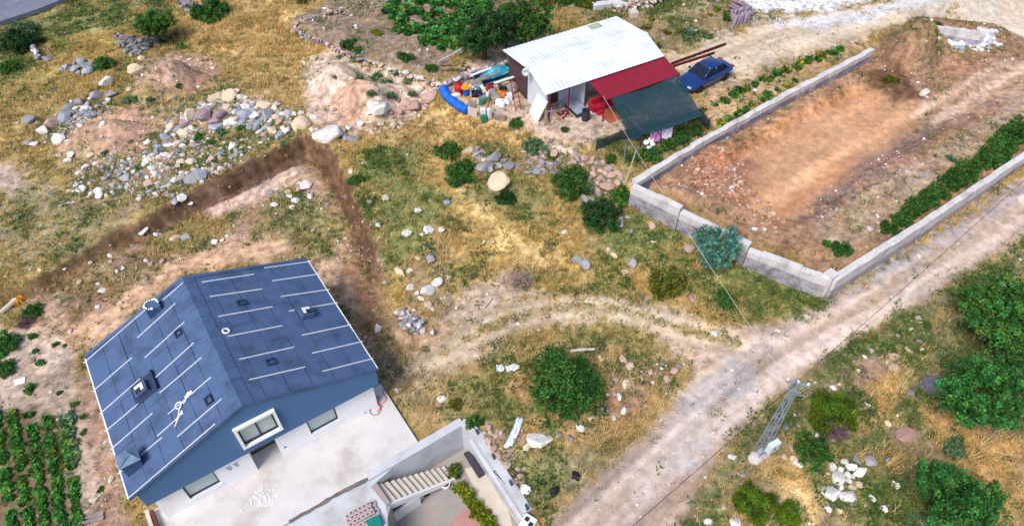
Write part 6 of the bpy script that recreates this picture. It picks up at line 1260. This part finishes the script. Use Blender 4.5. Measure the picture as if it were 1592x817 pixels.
def tufts(name, x, y, r_, pal, hgt, blades, wd, lean, label, cat):
    n_ = len(x); z = sample(Zm, x, y)-.02; pal = np.array([s2l(c) for c in pal])
    pn = np.clip(fbm(x+31, y-12, .5, 3)*1.6-.3+r_.normal(0, .14, n_), 0, .999)*(len(pal)-1); i = pn.astype(int); f_ = (pn-i)[:, None]
    c = (pal[i]*(1-f_)+pal[np.minimum(i+1, len(pal)-1)]*f_)*r_.uniform(.84, 1.16, n_)[:, None]
    hs_ = hgt*(.5+1.0*fbm(x-77, y+3, .8, 2))*r_.uniform(.6, 1.3, n_)
    B = np.repeat(np.arange(n_), blades); nb = len(B); a_ = r_.uniform(0, 6.283, nb); l_ = lean*r_.uniform(.3, 1.3, nb)*hs_[B]; h = hs_[B]*r_.uniform(.6, 1.1, nb)
    bx = x[B]+r_.normal(0, .07, nb); by = y[B]+r_.normal(0, .07, nb); bz = z[B]; wv = wd*r_.uniform(.6, 1.3, nb)
    px_, py_ = -np.sin(a_)*wv, np.cos(a_)*wv
    V = np.stack([np.stack([bx-px_, by-py_, bz], 1), np.stack([bx+px_, by+py_, bz], 1), np.stack([bx+np.cos(a_)*l_, by+np.sin(a_)*l_, bz+h], 1)], 1).reshape(-1, 3)
    F = np.arange(3*nb).reshape(nb, 3); cc = c[B]*r_.uniform(.85, 1.15, nb)[:, None]
    o = bpy.data.objects.new(name, np_mesh(name, V, F, m_grass, np.repeat(cc, 3, 0))); link(o); return props(o, label=label, cat=cat, kind='stuff')
def patchy(x, y, s, a_, b_): return sstep(a_, b_, fbm(x, y, s, 4))
x, y, r_ = scatter(300000, lambda x, y: sample(GD, x, y)*(.25+.75*patchy(x+5, y, .8, .38, .62)), 1)
tufts('dry_grass', x, y, r_, [(142, 126, 76), (184, 156, 94), (218, 190, 126), (194, 154, 88), (228, 204, 142), (158, 128, 74)], .27, 6, .02, .9, 'dry straw-coloured grass covering the slopes', 'dry grass')
n1_ = len(x)
x, y, r_ = scatter(260000, lambda x, y: np.clip(sample(GP, x, y)*.9+.05*sample(GG, x, y), 0, 1), 2)
tufts('green_grass', x, y, r_, [(78, 100, 50), (104, 120, 62), (62, 94, 52), (128, 136, 76), (76, 108, 64)], .2, 6, .02, .9, 'patches of green grass between the dry grass', 'green grass')
n2_ = len(x)
def pebbles(name, n_, dens, seed, r0, r1, label, cat, pal, ico=False):
    x, y, r_ = scatter(n_, dens, seed); n_ = len(x); z = sample(Zm, x, y); s = r0+(r1-r0)*r_.random(n_)**3
    bm = bmesh.new()
    if ico: bmesh.ops.create_icosphere(bm, subdivisions=1, radius=1)
    else: bmesh.ops.create_cube(bm, size=1.3)
    bm.verts.ensure_lookup_table(); bv = np.array([v.co for v in bm.verts]); bf = np.array([[v.index for v in f.verts] for f in bm.faces]); bm.free()
    a_ = r_.uniform(0, 6.28, n_); c, s_ = np.cos(a_), np.sin(a_); sc = s[:, None]*r_.uniform(.65, 1.35, (n_, 3)); sc[:, 2] *= .7
    v = bv[None]*(1+r_.uniform(-.32, .32, (n_, len(bv), 3)))*sc[:, None, :]; V = np.stack([v[..., 0]*c[:, None]-v[..., 1]*s_[:, None]+x[:, None], v[..., 0]*s_[:, None]+v[..., 1]*c[:, None]+y[:, None], v[..., 2]+z[:, None]+s[:, None]*.2], -1).reshape(-1, 3)
    F = (bf[None]+(np.arange(n_)*len(bv))[:, None, None]).reshape(-1, bf.shape[1]); pal = np.array([s2l(q_) for q_ in pal]); cc = pal[r_.integers(0, len(pal), n_)]*r_.uniform(.7, 1.15, n_)[:, None]
    o = bpy.data.objects.new(name, np_mesh(name, V, F, m_grav, np.repeat(cc, len(bv), 0), False)); link(o); props(o, label=label, cat=cat, kind='stuff'); return n_
x, y, r_ = scatter(60000, lambda x, y: np.clip(sample(GD, x, y)-.3, 0, 1)*.9*patchy(x-60, y+9, .9, .5, .68), 12)
tufts('tall_dry_grass', x, y, r_, [(176, 150, 96), (216, 190, 132), (228, 206, 154), (196, 152, 90)], .5, 9, .02, .75, 'taller clumps of pale straw grass', 'dry grass')
m_grav = mat('gravel', (0, 0, 0), rough=.95, var=.2, scale=8, bump=.2, src='attr', fine=40, spec=.1)
PALE = [(214, 200, 186), (196, 172, 156), (176, 160, 150), (226, 218, 208), (160, 140, 128)]
pdn = lambda x, y: sample(PEB, x, y)**1.3*(.15+.85*patchy(x-9, y+40, .6, .45, .68))
a1 = pebbles('gravel', 120000, pdn, 3, .025, .08, 'fine gravel strewn over soil and tracks', 'gravel', PALE)
a2 = pebbles('rubble', 26000, pdn, 4, .06, .2, 'small rubble stones strewn over the scatter and banks', 'rubble', PALE+[(160, 166, 180), (238, 232, 226)], True)
def heap(name, poly, n_, seed, r0, r1, label, pal):
    pts = P(poly, .4); dd = lambda x, y: sstep(-.3, .5, poly_sd(x, y, pts)+1.2*(fbm(x, y, .9, 3)-.5)); global scatter
    keep = scatter
    def sc2(k, dens, sd):
        r_ = np.random.default_rng(sd); a = np.array(pts); x = r_.uniform(a[:, 0].min(), a[:, 0].max(), k); y = r_.uniform(a[:, 1].min(), a[:, 1].max(), k); q = r_.random(k) < dens(x, y); return x[q], y[q], r_
    scatter = sc2; c = pebbles(name, n_, dd, seed, r0, r1, label, 'rubble', pal, True); scatter = keep; return c
GREY = [(170, 168, 172), (196, 186, 178), (156, 162, 176), (214, 204, 194), (180, 156, 148), (232, 226, 220)]
h1 = heap('heap_rubble', [(250, 200), (290, 175), (335, 145), (380, 150), (440, 165), (488, 195), (470, 212), (400, 205), (340, 215), (300, 235), (255, 265), (225, 255)], 1300, 21, .08, .27, 'rubble stones filling the middle stone heap', GREY)
h2 = heap('row_rubble', [(720, 232), (790, 242), (850, 228), (935, 252), (985, 285), (965, 305), (905, 300), (850, 272), (740, 268)], 800, 22, .08, .3, 'rubble stones between the boulders below the shed', [(176, 156, 146), (190, 168, 156), (156, 148, 146), (140, 132, 130)])
h3 = heap('edge_rubble', [(65, 205), (120, 160), (180, 150), (130, 190), (100, 225)], 260, 23, .1, .28, 'rubble stones along the left edge of the scatter', GREY)
h4 = heap('wall_rubble', [(740, 665), (765, 660), (800, 730), (815, 775), (800, 780), (765, 710)], 260, 24, .08, .26, 'rubble stones outside the yard wall', [(176, 150, 138), (196, 172, 158), (150, 134, 128)])
h5 = heap('mound_rubble', [(470, 150), (500, 215), (560, 215), (620, 190), (680, 150), (640, 195), (560, 232), (495, 232)], 500, 25, .1, .3, 'pale rubble along the foot of the pale mound', [(222, 206, 192), (206, 186, 170), (196, 178, 166)])
h6 = heap('lower_rubble', [(130, 250), (220, 240), (300, 230), (400, 215), (440, 225), (330, 290), (260, 318), (150, 310), (100, 280)], 900, 26, .07, .24, 'rubble stones in the lower part of the scatter', GREY)
h7 = heap('lot_rubble', [(1075, 255), (1130, 245), (1160, 285), (1230, 345), (1210, 372), (1120, 330), (1070, 300)], 900, 27, .07, .2, 'reddish clods along the edge of the excavation', [(170, 122, 98), (186, 140, 114), (206, 176, 156)])
h8 = heap('white_heap_rubble', [(1472, 56), (1540, 54), (1546, 78), (1480, 80)], 260, 28, .14, .34, 'white broken stones before the low concrete wall', [(222, 220, 226), (200, 200, 212), (236, 232, 232)])
print(h1, h2, h3, h4, h5, h6, h7)
print('tufts', n1_, n2_, 'pebbles', a1, a2)
# small broad-leaved weeds
x, y, r_ = scatter(50000, lambda x, y: np.clip((.25*sample(GG, x, y)+.75*sample(GP, x, y))*patchy(x+150, y+60, .6, .44, .6), 0, 1), 6)
n_ = len(x); z = sample(Zm, x, y); per = 12; B = np.repeat(np.arange(n_), per); nb = len(B); p = np.stack([x[B], y[B], z[B]], 1)+np.abs(r_.normal(size=(nb, 3)))*np.array([0, 0, .12])+r_.normal(size=(nb, 3))*np.array([.15, .15, 0])
nm = r_.normal(size=(nb, 3)); nm[:, 2] = np.abs(nm[:, 2])+.6; nm /= np.linalg.norm(nm, axis=1)[:, None]; t = np.cross(nm, r_.normal(size=(nb, 3))); t /= np.linalg.norm(t, axis=1)[:, None]; b = np.cross(nm, t); s = .07*r_.uniform(.6, 1.4, nb)[:, None]
V = np.stack([p-t*s, p-b*s*.6, p+t*s, p+b*s*.6], 1).reshape(-1, 3); pal = np.array([s2l(q_) for q_ in [(62, 96, 44), (86, 118, 58), (104, 124, 50), (70, 104, 68)]])
cc = (pal[r_.integers(0, 4, n_)]*r_.uniform(.7, 1.3, n_)[:, None])[B]
o = bpy.data.objects.new('ground_weeds', np_mesh('ground_weeds', V, np.arange(4*nb).reshape(nb, 4), m_grass, np.repeat(cc, 4, 0))); link(o); props(o, label='low green weeds growing among grass and stones', cat='weeds', kind='stuff')
print('weeds', n_)

# ---- labels: where a few look-alikes share one, tell them apart by their order in view
from collections import defaultdict
bylab = defaultdict(list)
for o in COL.objects:
    if o.parent is None and o.get('label') and o.get('group'): bylab[o['label']].append(o)
def pu(o):
    x, y, z = o.location; fw = y*cp-(z-CAM_H)*sp; return x/fw
ORD = ['leftmost', 'second from left', 'third from left', 'fourth from left', 'fifth from left', 'sixth from left', 'seventh from left', 'eighth from left', 'ninth from left', 'tenth from left', 'eleventh from left', 'twelfth from left', 'thirteenth from left']
for lb_, ob in bylab.items():
    if 2 <= len(ob) <= 14:
        ob.sort(key=pu)
        for i, o in enumerate(ob): o['label'] = lb_+', '+('rightmost' if i == len(ob)-1 else ORD[i])
